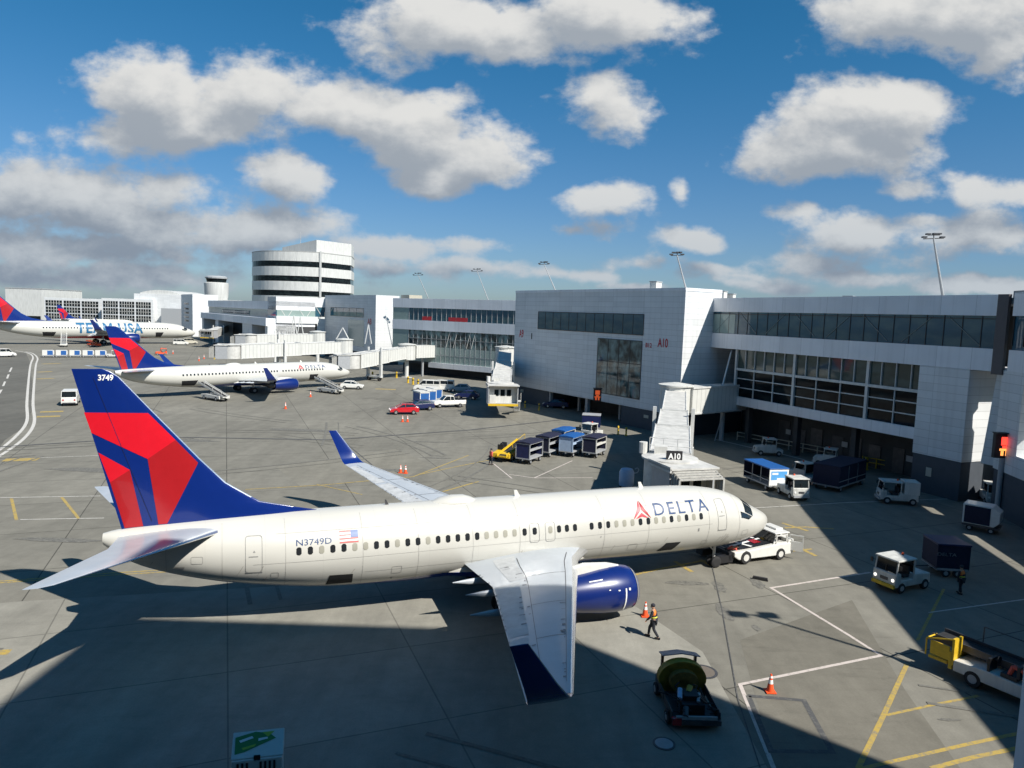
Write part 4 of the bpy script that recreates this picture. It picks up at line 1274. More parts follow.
# window-grid buildings
def gridbldg(px0, px1, D, H_, label, n, rows, solid=0.0, lowm='clad'):
    a, c = pxy(px0, D), pxy(px1, D)
    t, Ln = bldg('gridded_building', label, tuple(a), tuple(c))
    bx('wall', lowm, t, (0, Ln, 0, 30, 0, H_))
    bw = (Ln - 1.2) / n; rh = (H_ - 1.4) / rows
    for i in range(n):
        for r_ in range(rows):
            w_ = bx('window', 'gdark', t, (.9 + i * bw, .9 + (i + 1) * bw - 1.0, -.12, .02, .5 + r_ * rh, .5 + (r_ + 1) * rh - .6))
            b = MB()
            for q in range(1, 6):
                x = .9 + i * bw + (bw - 1.0) * q / 6; b.box(x - .12, x + .12, -.2, -.115, .5 + r_ * rh, .5 + (r_ + 1) * rh - .6)
            zc = .5 + r_ * rh + (rh - .6) * .5
            b.box(.9 + i * bw, .9 + (i + 1) * bw - 1.0, -.2, -.115, zc - .1, zc + .1)
            b.build('glazing_bars', 'steelwhite', w_)
    return t
gridbldg(44, 100.5, 400, 15.8, 'far white building with a grid of dark windows, left one of two', 3, 4)
gridbldg(101.5, 153, 392, 16.4, 'far white building with a grid of dark windows, next to the curved roof hall', 3, 4)
a, c = pxy(5.5, 430), pxy(42, 430)
t, Ln = bldg('hangar', 'plain far white hangar at the left edge behind a blue and red tail', tuple(a), tuple(c))
bx('wall', 'steelwhite', t, (0, Ln, 0, 40, 0, 20.5)); bx('roof_edge', 'grey', t, (-.2, Ln + .2, -.2, 40, 20.5, 21)); bx('door', 'gdark', t, (Ln * .1, Ln * .95, -.1, .1, 0, 4.5))
a, c = pxy(-60, 470), pxy(5, 470)
t, Ln = bldg('low_hangar', 'low far building cut off by the left edge of the picture', tuple(a), tuple(c))
bx('wall', 'clad', t, (0, Ln, 0, 30, 0, 13)); bx('window', 'gdark', t, (0, Ln - 2, -.1, .1, 2, 8))

# oval office block
D0 = 430
Kc = pxy(320.5, D0); Kr = pxy(351, D0 + 22); Kl = pxy(252, D0 + 18)
t = thing('office_building', 'banded white office building with a curved front rising behind the terminal', 'building', (Kc.x, Kc.y, 0), 0)
O = Vector((0, 0)); R1 = Kr - Kc; L1 = Kl - Kc
def arc(n=14, bulge=11.0):
    out = []
    for i in range(n + 1):
        q = i / n; p_ = L1 * q; nrm = Vector((L1.y, -L1.x)).normalized()
        if nrm.y > 0: nrm = -nrm
        e = nrm * bulge * (1 - (2 * q - 1) ** 2)
        out.append(p_ + e)
    return out
front = arc()
back = [L1 + Vector((6, 26)), R1 + Vector((-4, 26))]
outl = [R1] + front + back
def ring(z0, z1, off, m_, nm):
    cen = sum(outl, Vector((0, 0))) / len(outl)
    pl = [(cen + (q - cen) * (1 + off)) for q in outl]
    b = MB(); b.prism([(q.x, q.y) for q in pl], z0, z1, 'z'); return b.build(nm, m_, t)
htop = 15 + (306.5 - 252.5) / FPX * D0
ring(0, htop - .2, -.012, 'gdark', 'glazed_core')
fl = 8.6
z = htop
k_ = 0
while z > 6:
    ring(z - fl * .62, z, 0, 'steelwhite', 'floor_band'); z -= fl
    k_ += 1
ring(htop + .0, htop + .5, .004, 'roof', 'roof')
ph = [Vector((-3, 1.5)), R1 * .98 + Vector((0, 1.0)), R1 + Vector((-4, 24)), L1 * .55 + Vector((4, 24)), L1 * .58 + Vector((0, 4))]
b = MB(); top = 15 + (306.5 - 240.5) / FPX * (D0 + 6)
vs = [(q.x, q.y, htop + .4) for q in ph] + [(q.x, q.y, top - (4 if i >= 3 else 0)) for i, q in enumerate(ph)]
n = len(ph); b.add(vs, [tuple(range(n)), tuple(range(2 * n - 1, n - 1, -1))] + [(i, i + n, (i + 1) % n + n, (i + 1) % n) for i in range(n)])
b.build('penthouse', 'steelwhite', t)
b = MB(); b.box(-.5, .5, -.9, -.1, 0, htop + 1); b.build('corner_fin', 'steelwhite', t)
b = MB(); b.cyl((-15, 10, top - 3), (-15, 10, top + 5), .2, .1, 6); b.build('mast', 'grey', t)
# small control tower
c = pxy(216.5, 385)
t = thing('control_tower', 'small white round control tower with a dark cab band', 'tower', (c.x, c.y, 0))
b = MB(); b.lathe([(5.6, 0), (5.6, 18), (5.9, 19), (6.2, 26.2), (5.2, 26.6)], n=24); b.build('shaft', 'steelwhite', t, smooth=40)
b = MB(); b.lathe([(4.6, 26.4), (5.2, 28.6)], n=16); b.build('cab_glass', 'gdark', t)
b = MB(); b.lathe([(5.6, 28.6), (5.7, 29.3), (4.5, 30.0)], n=16); b.build('cab_roof', 'grey', t)
bx('annex', 'steelwhite', t, (4, 13, -3, 3, 0, 17.5))

# unseen tower block to the right, shaped so its shadow crosses the apron
t = thing('unseen_tower_block', 'tall grey tower block at the right beside the viewpoint, unseen, shaped for its shadow', 'building', (13.3, 5.7, 0), 0)
bx('wall', 'clad', t, (0, 21, -30, 0, 0, 40.9))
for zz_ in range(11):
    w_ = bx('window', 'gband', t, (1, 20, .02, .1, 3 + zz_ * 3.6, 5 + zz_ * 3.6))
bx('window', 'gband', t, (-.1, -.02, -29, -1, 10, 12), (-.1, -.02, -29, -1, 14, 16), (-.1, -.02, -29, -1, 18, 20))
bx('parapet', 'band', t, (-.1, 21.1, -30.1, .1, 40.9, 41.3))
# slim facade pier close to the viewpoint, lower right corner
t = thing('facade_pier', 'pale grey facade pier close by in the lower right corner', 'pier', (0, 0, 0), 0)
q = ray(1014, 760); q = q / q.y * 9.3
bx('shaft', 'band', t, (q.x, q.x + 1.6, q.y - 1.1, q.y, 0, 26))

# ------------------------------------------------------------------ jet bridges
M['ribbed'] = None
def ribbed():
    m, nt, b = new_mat('ribbed_white_steel')
    N, L = nt.nodes, nt.links
    tc = N.new('ShaderNodeTexCoord'); sp = N.new('ShaderNodeSeparateXYZ'); L.new(tc.outputs['Object'], sp.inputs[0])
    def mt(op, a, b_=None, c_=None):
        n = N.new('ShaderNodeMath'); n.operation = op
        for i, x in enumerate((a, b_, c_)):
            if x is None: continue
            if isinstance(x, (int, float)): n.inputs[i].default_value = x
            else: L.new(x, n.inputs[i])
        return n.outputs[0]
    w_ = mt('LESS_THAN', mt('FRACT', mt('MULTIPLY', sp.outputs['X'], 1.25)), .14)
    no = N.new('ShaderNodeTexNoise'); no.inputs['Scale'].default_value = .9; no.inputs['Detail'].default_value = 7; L.new(tc.outputs['Object'], no.inputs['Vector'])
    f = mt('MULTIPLY', mt('MULTIPLY_ADD', no.outputs['Fac'], .25, .87), mt('MULTIPLY_ADD', w_, -.22, 1.0))
    v = N.new('ShaderNodeVectorMath'); v.operation = 'SCALE'; v.inputs[0].default_value = (.56, .56, .53)
    L.new(f, v.inputs['Scale']); L.new(v.outputs[0], b.inputs['Base Color']); b.inputs['Roughness'].default_value = .5
    bp = N.new('ShaderNodeBump'); bp.inputs['Strength'].default_value = .6; bp.inputs['Distance'].default_value = .05
    L.new(mt('MULTIPLY', w_, -1.0), bp.inputs['Height']); L.new(bp.outputs[0], b.inputs['Normal'])
    return m
M['ribbed'] = ribbed()
M['tunnelroof'] = mat('tunnel_roof', (0.53, 0.52, 0.49), 0.6, var=0.25, scale=1.2)
def bridge(label, A, B, zA, zB, cabdir, sign=None, secs=3, cabw=3.4, canopy=True, legs=.55, rail=True):
    """telescopic passenger bridge: A terminal end, B cab centre (xy), z = floor heights"""
    A, B = Vector(A), Vector(B)
    hd = headto(A, B); Lh = (B - A).length
    t = thing('jet_bridge', label, 'jet bridge', (A.x, A.y, 0), hd, 'passenger jet bridges')
    # local x from terminal (0) to cab (Lh)
    b = MB(); b.lathe([(1.9, zA - .3), (1.9, zA + 2.9), (2.1, zA + 3.0), (2.1, zA + 3.15), (.4, zA + 3.4)], n=20); b.build('rotunda', 'ribbed', t, smooth=30)
    b = MB(); b.lathe([(.45, 0), (.45, zA - .3)], n=14); b.box(-.9, .9, -.9, .9, 0, .12); b.build('rotunda_column', 'steelwhite', t)
    cuts = [1.4] + [Lh * q for q in ((.45, .68) if secs == 3 else (.55,))] + [Lh - 1.4]
    for i in range(len(cuts) - 1):
        x0, x1 = cuts[i] - (.3 if i else 0), cuts[i + 1]
        wv = 1.15 + .14 * i; hh = 2.55 + .16 * i
        def fz(x): return zA + (zB - zA) * (x - 1.4) / (Lh - 2.8)
        z0, z1 = fz(x0) - .08 * i, fz(x1) - .08 * i
        b = MB()
        b.add([(x0, -wv, z0), (x1, -wv, z1), (x1, wv, z1), (x0, wv, z0), (x0, -wv, z0 + hh), (x1, -wv, z1 + hh), (x1, wv, z1 + hh), (x0, wv, z0 + hh)],
              [(0, 3, 2, 1), (0, 1, 5, 4), (1, 2, 6, 5), (2, 3, 7, 6), (3, 0, 4, 7)])
        b.add([(x0, -wv, z0 + hh), (x1, -wv, z1 + hh), (x1, wv, z1 + hh), (x0, wv, z0 + hh)], [(0, 1, 2, 3)], 1)
        tn = b.build('tunnel', ['ribbed', 'tunnelroof'], t)
        b = MB()
        for s_ in (-1, 1):
            for (xa, za), (xb, zb) in (((x0, z0), (x1, z1)), ((x0, z0 + hh), (x1, z1 + hh))):
                b.cyl((xa, s_ * wv, za), (xb, s_ * wv, zb), .07, .07, 6)
            for xx, zz_ in ((x0, z0), (x1, z1)): b.box(xx - .08, xx + .08, s_ * wv - .07, s_ * wv + .07, zz_ - .1, zz_ + hh + .12)
        for xx, zz_ in ((x0, z0), (x1, z1)): b.box(xx - .08, xx + .08, -wv, wv, zz_ + hh, zz_ + hh + .12)
        b.build('frame', 'steelwhite', tn)
    # portal with lift column
    xl = Lh * legs + 1.0; zl = zA + (zB - zA) * legs
    b = MB()
    for s_ in (-1, 1):
        b.box(xl - .18, xl + .18, s_ * 1.75 - .16, s_ * 1.75 + .16, .9, zl + 3.4)
        b.box(xl - .28, xl + .28, s_ * 1.75 - .24, s_ * 1.75 + .24, .9, zl - .2)
    b.box(xl - .25, xl + .25, -1.9, 1.9, zl - .75, zl - .35)
    b.box(xl - .4, xl + .4, -2.0, 2.0, .75, 1.15)
    b.build('lift_frame', 'steelwhite', t)
    for s_ in (-1, 1):
        b = MB(); b.lathe([(.2, -.2), (.5, -.2), (.55, -.12), (.55, .12), (.5, .2), (.2, .2)], (xl, s_ * 1.4, .55), 'y', 18); b.build('wheel', 'rubber', t, smooth=35)
    # cab
    b = MB(); b.lathe([(1.75, zB - .2), (1.75, zB + 2.55), (1.95, zB + 2.6), (1.95, zB + 2.72), (.2, zB + 2.95)], (Lh, 0, 0), n=24)
    cabm = b.build('cab_rotunda', ['tunnelroof'], t, smooth=30)
    cd = cabdir - hd
    Mx = Matrix.Translation((Lh, 0, zB)) @ Matrix.Rotation(cd, 4, 'Z')
    b = MB(Mx); w2 = cabw / 2
    b.box(.6, 3.0, -w2, w2, -.25, 0.0); b.box(.6, 3.0, -w2, -w2 + .12, 0, 2.5); b.box(.6, 3.0, w2 - .12, w2, 0, 2.5)
    b.build('cab', 'grey', t)
    b = MB(Mx); b.box(.3, 3.3, -w2 - .15, w2 + .15, 2.5, 2.62); b.box(.3, 3.3, -w2 - .15, -w2 - .02, 2.35, 2.75); b.build('cab_roof', 'tunnelroof', t)
    b = MB(Mx); b.box(3.0, 3.25, -w2, w2, -.35, -.05); b.build('bumper', 'yellow', t)
    b = MB(Mx)
    for q in (-.9, 0, .9): b.box(2.2, 2.24, q - .3, q + .3, 1.0, 1.9)
    b.build('cab_window', 'gdark', t)
    b = MB(Mx); b.box(2.3, 2.9, -w2 + .2, -w2 + 1.1, 0, 1.15); b.box(2.1, 2.2, -w2 + .12, w2 - .12, 0, 2.4); b.build('control_panel', 'offwhite', t)
    if canopy:
        b = MB(Mx)
        # bellows: stack of thin arches
        for i in range(7):
            x = 3.25 + i * .14; g_ = .08 * (i % 2)
            b.box(x, x + .10, -w2 + g_, -w2 + g_ + .12, 0, 2.45 - i * .05); b.box(x, x + .10, w2 - g_ - .12, w2 - g_, 0, 2.45 - i * .05)
            b.box(x, x + .10, -w2 + g_, w2 - g_, 2.33 - i * .05 - g_, 2.45 - i * .05 - g_)
        b.build('canopy_bellows', 'awning', t)
    if rail:
        b = MB()
        x0 = Lh - 1.9
        for s_ in (-1.5, -.5, .5, 1.5): b.cyl((x0, s_, zB + 2.6), (x0, s_, zB + 3.7), .03, .03, 6)
        for zz_ in (3.15, 3.7): b.cyl((x0, -1.5, zB + zz_), (x0, 1.5, zB + zz_), .03, .03, 6)
        # side stair and platform
        for s_ in (1,):
            b.box(Lh - 2.2, Lh - .8, s_ * 1.9, s_ * 3.0, zB - .15, zB - .05)
            for xx in (Lh - 2.2, Lh - .8):
                b.cyl((xx, s_ * 3.0, zB - .1), (xx, s_ * 3.0, zB + 1.05), .03, .03, 6)
            b.cyl((Lh - 2.2, s_ * 3.0, zB + 1.05), (Lh - .8, s_ * 3.0, zB + 1.05), .03, .03, 6)
            for i in range(9):
                q = i / 9; b.box(Lh - 2.5 - q * 3.4, Lh - 2.2 - q * 3.4, s_ * 2.0, s_ * 2.9, (zB - .2) * (1 - q), (zB - .2) * (1 - q) + .05)
            for e in (2.0, 2.9):
                b.cyl((Lh - 2.2, s_ * e, zB - .1), (Lh - 5.9, s_ * e, .1), .05, .05, 6); b.cyl((Lh - 2.2, s_ * e, zB + .9), (Lh - 5.9, s_ * e, 1.1), .025, .025, 6)
        b.build('service_stair', 'steelwhite', t)
        b = MB(); b.box(Lh - 1.2, Lh - .3, -1.1, -.2, zB + 2.75, zB + 3.35); b.lathe([(.3, zB + 2.7), (.3, zB + 3.5)], (Lh - .9, -1.9, 0), n=10); b.build('roof_unit', 'offwhite', t)
    if sign:
        b = MB(Matrix.Translation((Lh + 1.3, -.0, zB + 2.95)) @ Matrix.Rotation(-hd - pi / 2 + radians(90), 4, 'Z'))
        sg = thing('tmp', None, None)
        bpy.data.objects.remove(sg)
        Ms = Matrix.Rotation(-hd, 4, 'Z')
        c_ = Matrix.Translation((Lh, 0, zB + 2.95)) @ Ms
        b = MB(c_); b.box(-.55, .55, -1.35, -1.29, -.28, .45)
        sp_ = b.build('gate_sign', 'black', t)
        text('lettering', sign, -.42, .42, -.13, .30, lambda u_, v_: tuple(c_ @ Vector((u_, -1.365, v_))), 'reflect', sp_, bold=.03, du=3, dv=3)
    return t
M['awning'] = mat('grey_awning_fabric', (0.42, 0.41, 0.38), 0.8, var=0.25, scale=4)
ZF = 4.3
t = bridge('main jet bridge marked A10, docked at the nose of the foreground airliner', (19.6, 85.5), (11.2, 49.6), 4.2, 2.75, headto((11.2, 49.6), (12.6, 45.2)), sign='A10', legs=.5)
# fixed link from the concourse
lk, Ln = bldg('fixed_walkway', 'ribbed fixed walkway on a post joining the main jet bridge to the concourse', (20.4, 85.2), (30.6, 93.2), 'walkway')
bx('corridor', 'ribbed', lk, (0, Ln, -1.4, 1.4, 4.1, 7.1)); bx('roof_rim', 'steelwhite', lk, (0, Ln, -1.5, -1.35, 7.0, 7.2), (0, Ln, -1.5, -1.35, 3.95, 4.15))
b = MB(); b.cyl((Ln - 1.2, -1.48, 4.1), (Ln - .2, -1.48, 7.1), .09, .09, 8); b.build('diagonal_brace', 'steelwhite', lk)
b = MB(); b.cyl((Ln * .62, 0, 0), (Ln * .62, 0, 4.1), .3, .3, 12); b.cyl((Ln * .62, -.2, 4), (Ln * .62 - 1.6, -.2, .1), .06, .06, 6); b.build('post', 'grey', lk)
# tie rod from the band down to the walkway
st_ = thing('tie_rod', 'white slanting tie rod between the concourse band and the fixed walkway', 'strut', (0, 0, 0))
b = MB(); d1_, d2_ = ray(731.5, 351), ray(722.5, 386); b.cyl(Vector((0, 0, CAM_H)) + d1_ / d1_.y * 91.3, Vector((0, 0, CAM_H)) + d2_ / d2_.y * 88.6, .11, .11, 8); b.build('rod', 'steelwhite', st_)
bridge('undocked jet bridge by the middle block, its open cab facing the viewer', (-1.5, 139.0), (-1.6, 105.0), 5.6, 2.3, radians(-82), secs=3, cabw=4.3, canopy=False, rail=True)
bridge('long white jet bridge docked at the nose of the airliner behind', tuple(pxy(408, 162)), tuple(pxy(352, 146)), 4.4, 3.2, radians(205), secs=3, rail=False)
bridge('far jet bridge with its cab pointing left, above the roof of the airliner behind', tuple(pxy(345, 168)), tuple(pxy(232, 150)), 4.8, 4.1, radians(190), secs=3, rail=False)
bridge('upper far jet bridge in front of the sunlit white wing', tuple(pxy(318, 185)), tuple(pxy(250, 176)), 5.8, 5.3, radians(182), secs=2, rail=False)
bridge('smallest farthest jet bridge beside the nose of the TEAM USA airliner', tuple(pxy(226, 285)), tuple(pxy(212, 252)), 4.5, 3.6, radians(260), secs=2, cabw=5, rail=False)

# ------------------------------------------------------------------ roof light masts
def mast(label, base, zb, top, heads=4, r=.09):
    base, top = Vector(base), Vector(top)
    t = thing('light_mast', label, 'light mast', base, 0, 'leaning light masts on the concourse roof')
    d = top - base
    b = MB(); b.cyl((0, 0, 0), tuple(d), r * 1.3, r * .7, 8); b.build('pole', 'grey', t)
    b = MB(); w_ = d.length * .17
    b.cyl((d.x - w_, d.y, d.z - w_ * .12), (d.x + w_, d.y, d.z + w_ * .02), .05, .05, 6); b.cyl((d.x - w_ * .6, d.y, d.z + w_ * .25), (d.x + w_ * .6, d.y, d.z + w_ * .3), .04, .04, 6); b.cyl(tuple(d * .97), (d.x, d.y, d.z + w_ * .3), .05, .05, 6)
    b.build('crossarm', 'darkmetal', t)
    for q, dz in ((-.9, 0), (.85, .05), (-.55, .3), (.1, .35), (.5, .36)):
        b = MB(); b.box(d.x + w_ * q - .22, d.x + w_ * q + .22, d.y - .2, d.y + .2, d.z + w_ * dz - .02, d.z + w_ * dz + .14); b.build('lamp_head', 'darkmetal', t)
def pt(px, py, D):
    d = ray(px, py); return Vector((0, 0, CAM_H)) + d / d.y * D
mast('dark leaning light mast with lamps on top, above the right concourse roof', pt(943, 297, 78), 18, pt(933.5, 238, 78), r=.12)
mast('leaning light mast above the right corner of the tall middle block', pt(686.5, 291, 96), 18, pt(677, 255, 96), r=.10)
mast('thin pale leaning mast above the left part of the tall middle block', pt(556, 292, 130), 18, pt(544, 264, 130), r=.08)
mast('thin pale leaning mast above the middle concourse, nearer the tall middle block', pt(489, 302, 178), 18, pt(477, 271, 178), r=.09)
mast('faintest leaning mast above the middle concourse, nearer the distant block', pt(430, 302, 190), 18, pt(418, 275, 190), r=.09)

# the viewer's own building, unseen behind the viewpoint; added to block sky light
t = thing('viewing_concourse', 'dark glazed concourse behind and below the viewpoint, unseen, added to block sky light', 'building', (-90, -1.2, 0), 0)
bx('wall', 'under', t, (0, 103, -30, 0, 0, 24)); bx('window', 'gdark', t, (1, 102, .02, .1, 3, 11), (1, 102, .02, .1, 12.5, 22))
for q in range(12):
    bx('pier', 'band', t, (q * 9.2, q * 9.2 + .6, .02, .35, 0, 24))
# ribbed corridor from the long jet bridge to the glazed concourse
lk, Ln = bldg('fixed_walkway', 'far fixed walkway joining the long jet bridge to the glazed concourse', tuple(pxy(410, 163)), tuple(pxy(436, 170)), 'walkway')
bx('corridor', 'ribbed', lk, (1, Ln, -1.4, 1.4, 4.4, 7.2)); bx('post', 'grey', lk, (Ln * .5, Ln * .5 + .4, -.2, .2, 0, 4.4))

# A-frame masts standing on the far bridges and small roof units
def aframe(label, px0, px1, D, zb, zt_):
    a, c = pxy(px0, D), pxy(px1, D)
    t = thing('a_frame', label, 'frame', (a.x, a.y, 0), headto(a, c)); w_ = (c - a).length
    b = MB(); b.cyl((0, 0, zb), (w_ / 2, 0, zt_), .13, .13, 6); b.build('strut', 'steelwhite', t)
    b = MB(); b.cyl((w_, 0, zb), (w_ / 2, 0, zt_), .13, .13, 6); b.build('strut', 'steelwhite', t)
aframe('narrow white A-frame on the far bridges, left of two close ones', 291, 297, 172, 8.5, 13)
aframe('narrow white A-frame on the far bridges, right of two close ones', 297.5, 303.5, 172, 8.5, 12.8)
aframe('wide low white A-frame in front of the distant block', 335, 351, 168, 7.2, 10.6)
aframe('tall narrow white A-frame at the right end of the distant block', 365.5, 372, 165, 7.2, 11.6)
for i, (px_, D_, w_, h_, z_) in enumerate(((655, 100, 1.6, 1.0, 19.1), (722, 105, 1.2, 1.6, 17.7), (731, 106, 1.0, 1.3, 17.7), (850, 88, 2.4, .8, 17.7))):
    c = pxy(px_, D_)
    t = thing('roof_unit', ('small white roof unit on the tall middle block', 'left one of two thin pale roof vents beside the tall middle block', 'right one of two thin pale roof vents beside the tall middle block', 'low pale roof unit on the right concourse roof')[i], 'roof unit', (c.x, c.y, z_), .9)
    bx('casing', 'offwhite', t, (-w_ / 2, w_ / 2, -.5, .5, 0, h_), bevel=.04); bx('cap', 'grey', t, (-w_ / 2 - .08, w_ / 2 + .08, -.58, .58, h_, h_ + .1))
M['tugwhite'] = mat('grubby_white_paint', (0.52, 0.52, 0.49), 0.5, var=0.30, scale=2.2, streak=True)
M['leddim'] = emis('dim_orange_led', (.8, .12, .03), .35)
# ------------------------------------------------------------------ ground vehicles and equipment
def wheel(par, x, y, r, w_, name='wheel', rim='grey'):
    b = MB(); b.lathe([(r * .5, -w_ / 2), (r * .9, -w_ / 2), (r, -w_ * .3), (r, w_ * .3), (r * .9, w_ / 2), (r * .5, w_ / 2)], (x, y, r), 'y', 18)
    o = b.build(name, 'rubber', par, smooth=35)
    b = MB(); b.lathe([(r * .52, -w_ / 2 - .01), (r * .52, w_ / 2 + .01)], (x, y, r), 'y', 12); b.build('rim', rim, o)
    return o
def place(name, cat, label, px, py, ang, group=None):
    p_ = at(px, py) if px is not None else None
    return thing(name, label, cat, (p_.x, p_.y, 0.02), ang, group)
def side_prism(b, pts, y0, y1, m=0): b.prism(pts, y0, y1, 'y', m)

def tug(label, px, py, ang, beacon='orange', group='baggage tractors', cabin=True, body='tugwhite', lamps=False, fwd=True):
    """baggage tractor, front towards +x"""
    t = place('baggage_tractor', 'tractor', label, px, py, ang, group)
    if fwd:
        b = MB(); side_prism(b, [(-1.45, .35), (1.5, .35), (1.55, .6), (1.52, 1.12), (1.1, 1.16), (1.05, .72), (.1, .72), (0, 1.0), (-1.4, .92)], -.74, .74)
    else:
        b = MB(); side_prism(b, [(-1.45, .35), (1.5, .35), (1.55, .62), (1.5, .95), (.55, 1.08), (.45, 1.12), (-.5, 1.05), (-.55, .78), (-1.45, .76)], -.72, .72)
    b.build('body', body, t, bevel=.04)
    b = MB(); b.box(1.5, 1.66, -.7, .7, .32, .5); b.build('bumper', 'yellow' if lamps else 'grey', t)
    b = MB(); b.box(-1.6, -1.45, -.3, .3, .35, .6); b.build('hitch', 'darkmetal', t)
    b = MB(); b.box(1.535, 1.56, -.25, .25, .66, .84); b.build('grille', 'darkmetal', t)
    for s_ in (-1, 1):
        b = MB(); b.lathe([(.09, 0), (.09, .04)], (1.53, s_ * .56, .76), 'x', 10); b.build('headlight', 'headlamp' if lamps else 'reflect', t)
    for x in (-1.0, 1.0):
        for s_ in (-1, 1): wheel(t, x, s_ * .68, .30, .20)
    if cabin:
        b = MB()
        xa, xb = (-.05, 1.45) if fwd else (-.66, .58)
        for x, s_ in ((xb, -1), (xb, 1), (xa, -1), (xa, 1)):
            b.cyl((x, s_ * .68, .9), (x - (.14 if x == xb else 0), s_ * .66, 1.84), .05, .05, 6)
        b.build('cab_frame', body, t)
        b = MB(); b.box(xa - .1, xb - .02, -.76, .76, 1.82, 1.93); b.build('cab_roof', body, t, bevel=.04)
        b = MB(); b.add([(xb - .02, -.62, 1.15), (xb - .02, .62, 1.15), (xb - .13, .62, 1.80), (xb - .13, -.62, 1.80), (xb - .05, -.62, 1.15), (xb - .05, .62, 1.15), (xb - .16, .62, 1.80), (xb - .16, -.62, 1.80)], [(0, 1, 2, 3), (4, 7, 6, 5), (0, 4, 5, 1), (3, 2, 6, 7), (0, 3, 7, 4), (1, 5, 6, 2)]); b.build('windscreen', 'glass', t)
        b = MB(); b.box(xb - .03, xb - .0, -.02, .02, 1.1, 1.5); b.build('wiper', 'black', t)
        for s_ in (-1, 1):
            b = MB(); b.cyl((xb - .1, s_ * .7, 1.55), (xb + .02, s_ * .92, 1.6), .015, .015, 6); b.box(xb - .02, xb + .04, s_ * .92 - .07, s_ * .92 + .07, 1.42, 1.68); b.build('mirror', 'black', t)
        if not fwd:
            for s_ in (-1, 1): MB().box(xa, xb, s_ * .70 - .03, s_ * .70 + .03, .6, 1.30).build('door', body, t)
        b = MB(); b.box(xa, xa + .02, -.62, .62, 1.05, 1.8); b.build('rear_window', 'glass', t)
        b = MB(); b.lathe([(.08, 1.9), (.08, 2.02), (.03, 2.08)], (0.1, 0, 0), n=10); b.build('beacon', beacon, t)
    o_ = .55 if fwd else 0
    b = MB(); b.box(-.45 + o_, .05 + o_, -.5, .5, .78, .95); b.box(-.52 + o_, -.40 + o_, -.5, .5, .95, 1.4); b.build('seat', 'seat', t, bevel=.03)
    b = MB(); b.lathe([(.17, 0), (.19, .02), (.17, .04)], (.28 + o_ * 1.4, .25, 1.22), 'z', 12); b.cyl((.28 + o_ * 1.4, .25, 1.0), (.28 + o_ * 1.4, .25, 1.24), .02); b.build('steering_wheel', 'black', t)
    return t
M['headlamp'] = emis('headlamp', (1.0, .95, .85), 1.1)

def bagcart(label, px, py, ang, roof='cartblue', sidem='navycloth', shelf='offwhite', group='baggage carts', Lg=2.9, open_=True, ends=None, dupfrom=None):
    t = place('baggage_cart', 'cart', label, px, py, ang, group)
    h = Lg / 2; b = MB()
    b.box(-h, h, -.72, .72, .42, .52); b.box(-h, h, -.05, .05, .30, .42)
    b.build('deck', 'grey', t)
    b = MB()
    for x in (-h + .04, h - .04):
        for s_ in (-.70, .70): b.box(x - .04, x + .04, s_ - .04, s_ + .04, .5, 1.72)
    for s_ in (-.70, .70): b.box(-h, h, s_ - .03, s_ + .03, 1.66, 1.74)
    for x in (-h + .04, h - .04): b.box(x - .03, x + .03, -.7, .7, 1.66, 1.74)
    b.build('frame', shelf, t)
    b = MB(); b.prism([(-.78, 1.74), (.78, 1.74), (.74, 1.84), (0, 1.90), (-.74, 1.84)], -h - .05, h + .05, 'x'); b.build('roof', roof, t)
    for x in (-h + .02, h - .06): MB().box(x, x + .04, -.68, .68, .52, 1.66).build('end_panel', ends or sidem, t)
    b = MB(); b.box(-h + .1, h - .1, .62, .66, .55, 1.66)
    if not open_: b.box(-h + .1, h - .1, -.67, -.63, .55, 1.66)
    b.build('curtain', sidem, t)
    b = MB(); b.box(-h + .05, h - .05, -.66, .62, 1.08, 1.13); b.box(-h + .05, h - .05, -.66, -.62, 1.13, 1.25); b.build('shelf', shelf, t)
    b = MB(); b.cyl((h, 0, .38), (h + .75, 0, .28), .035); b.cyl((h + .75, -.12, .28), (h + .75, .12, .28), .03); b.build('towbar', 'darkmetal', t)
    for x in (-h + .45, h - .45):
        for s_ in (-1, 1): wheel(t, x, s_ * .6, .21, .14)
    t.scale = (1.05, 1.1, 1.22)
    return t

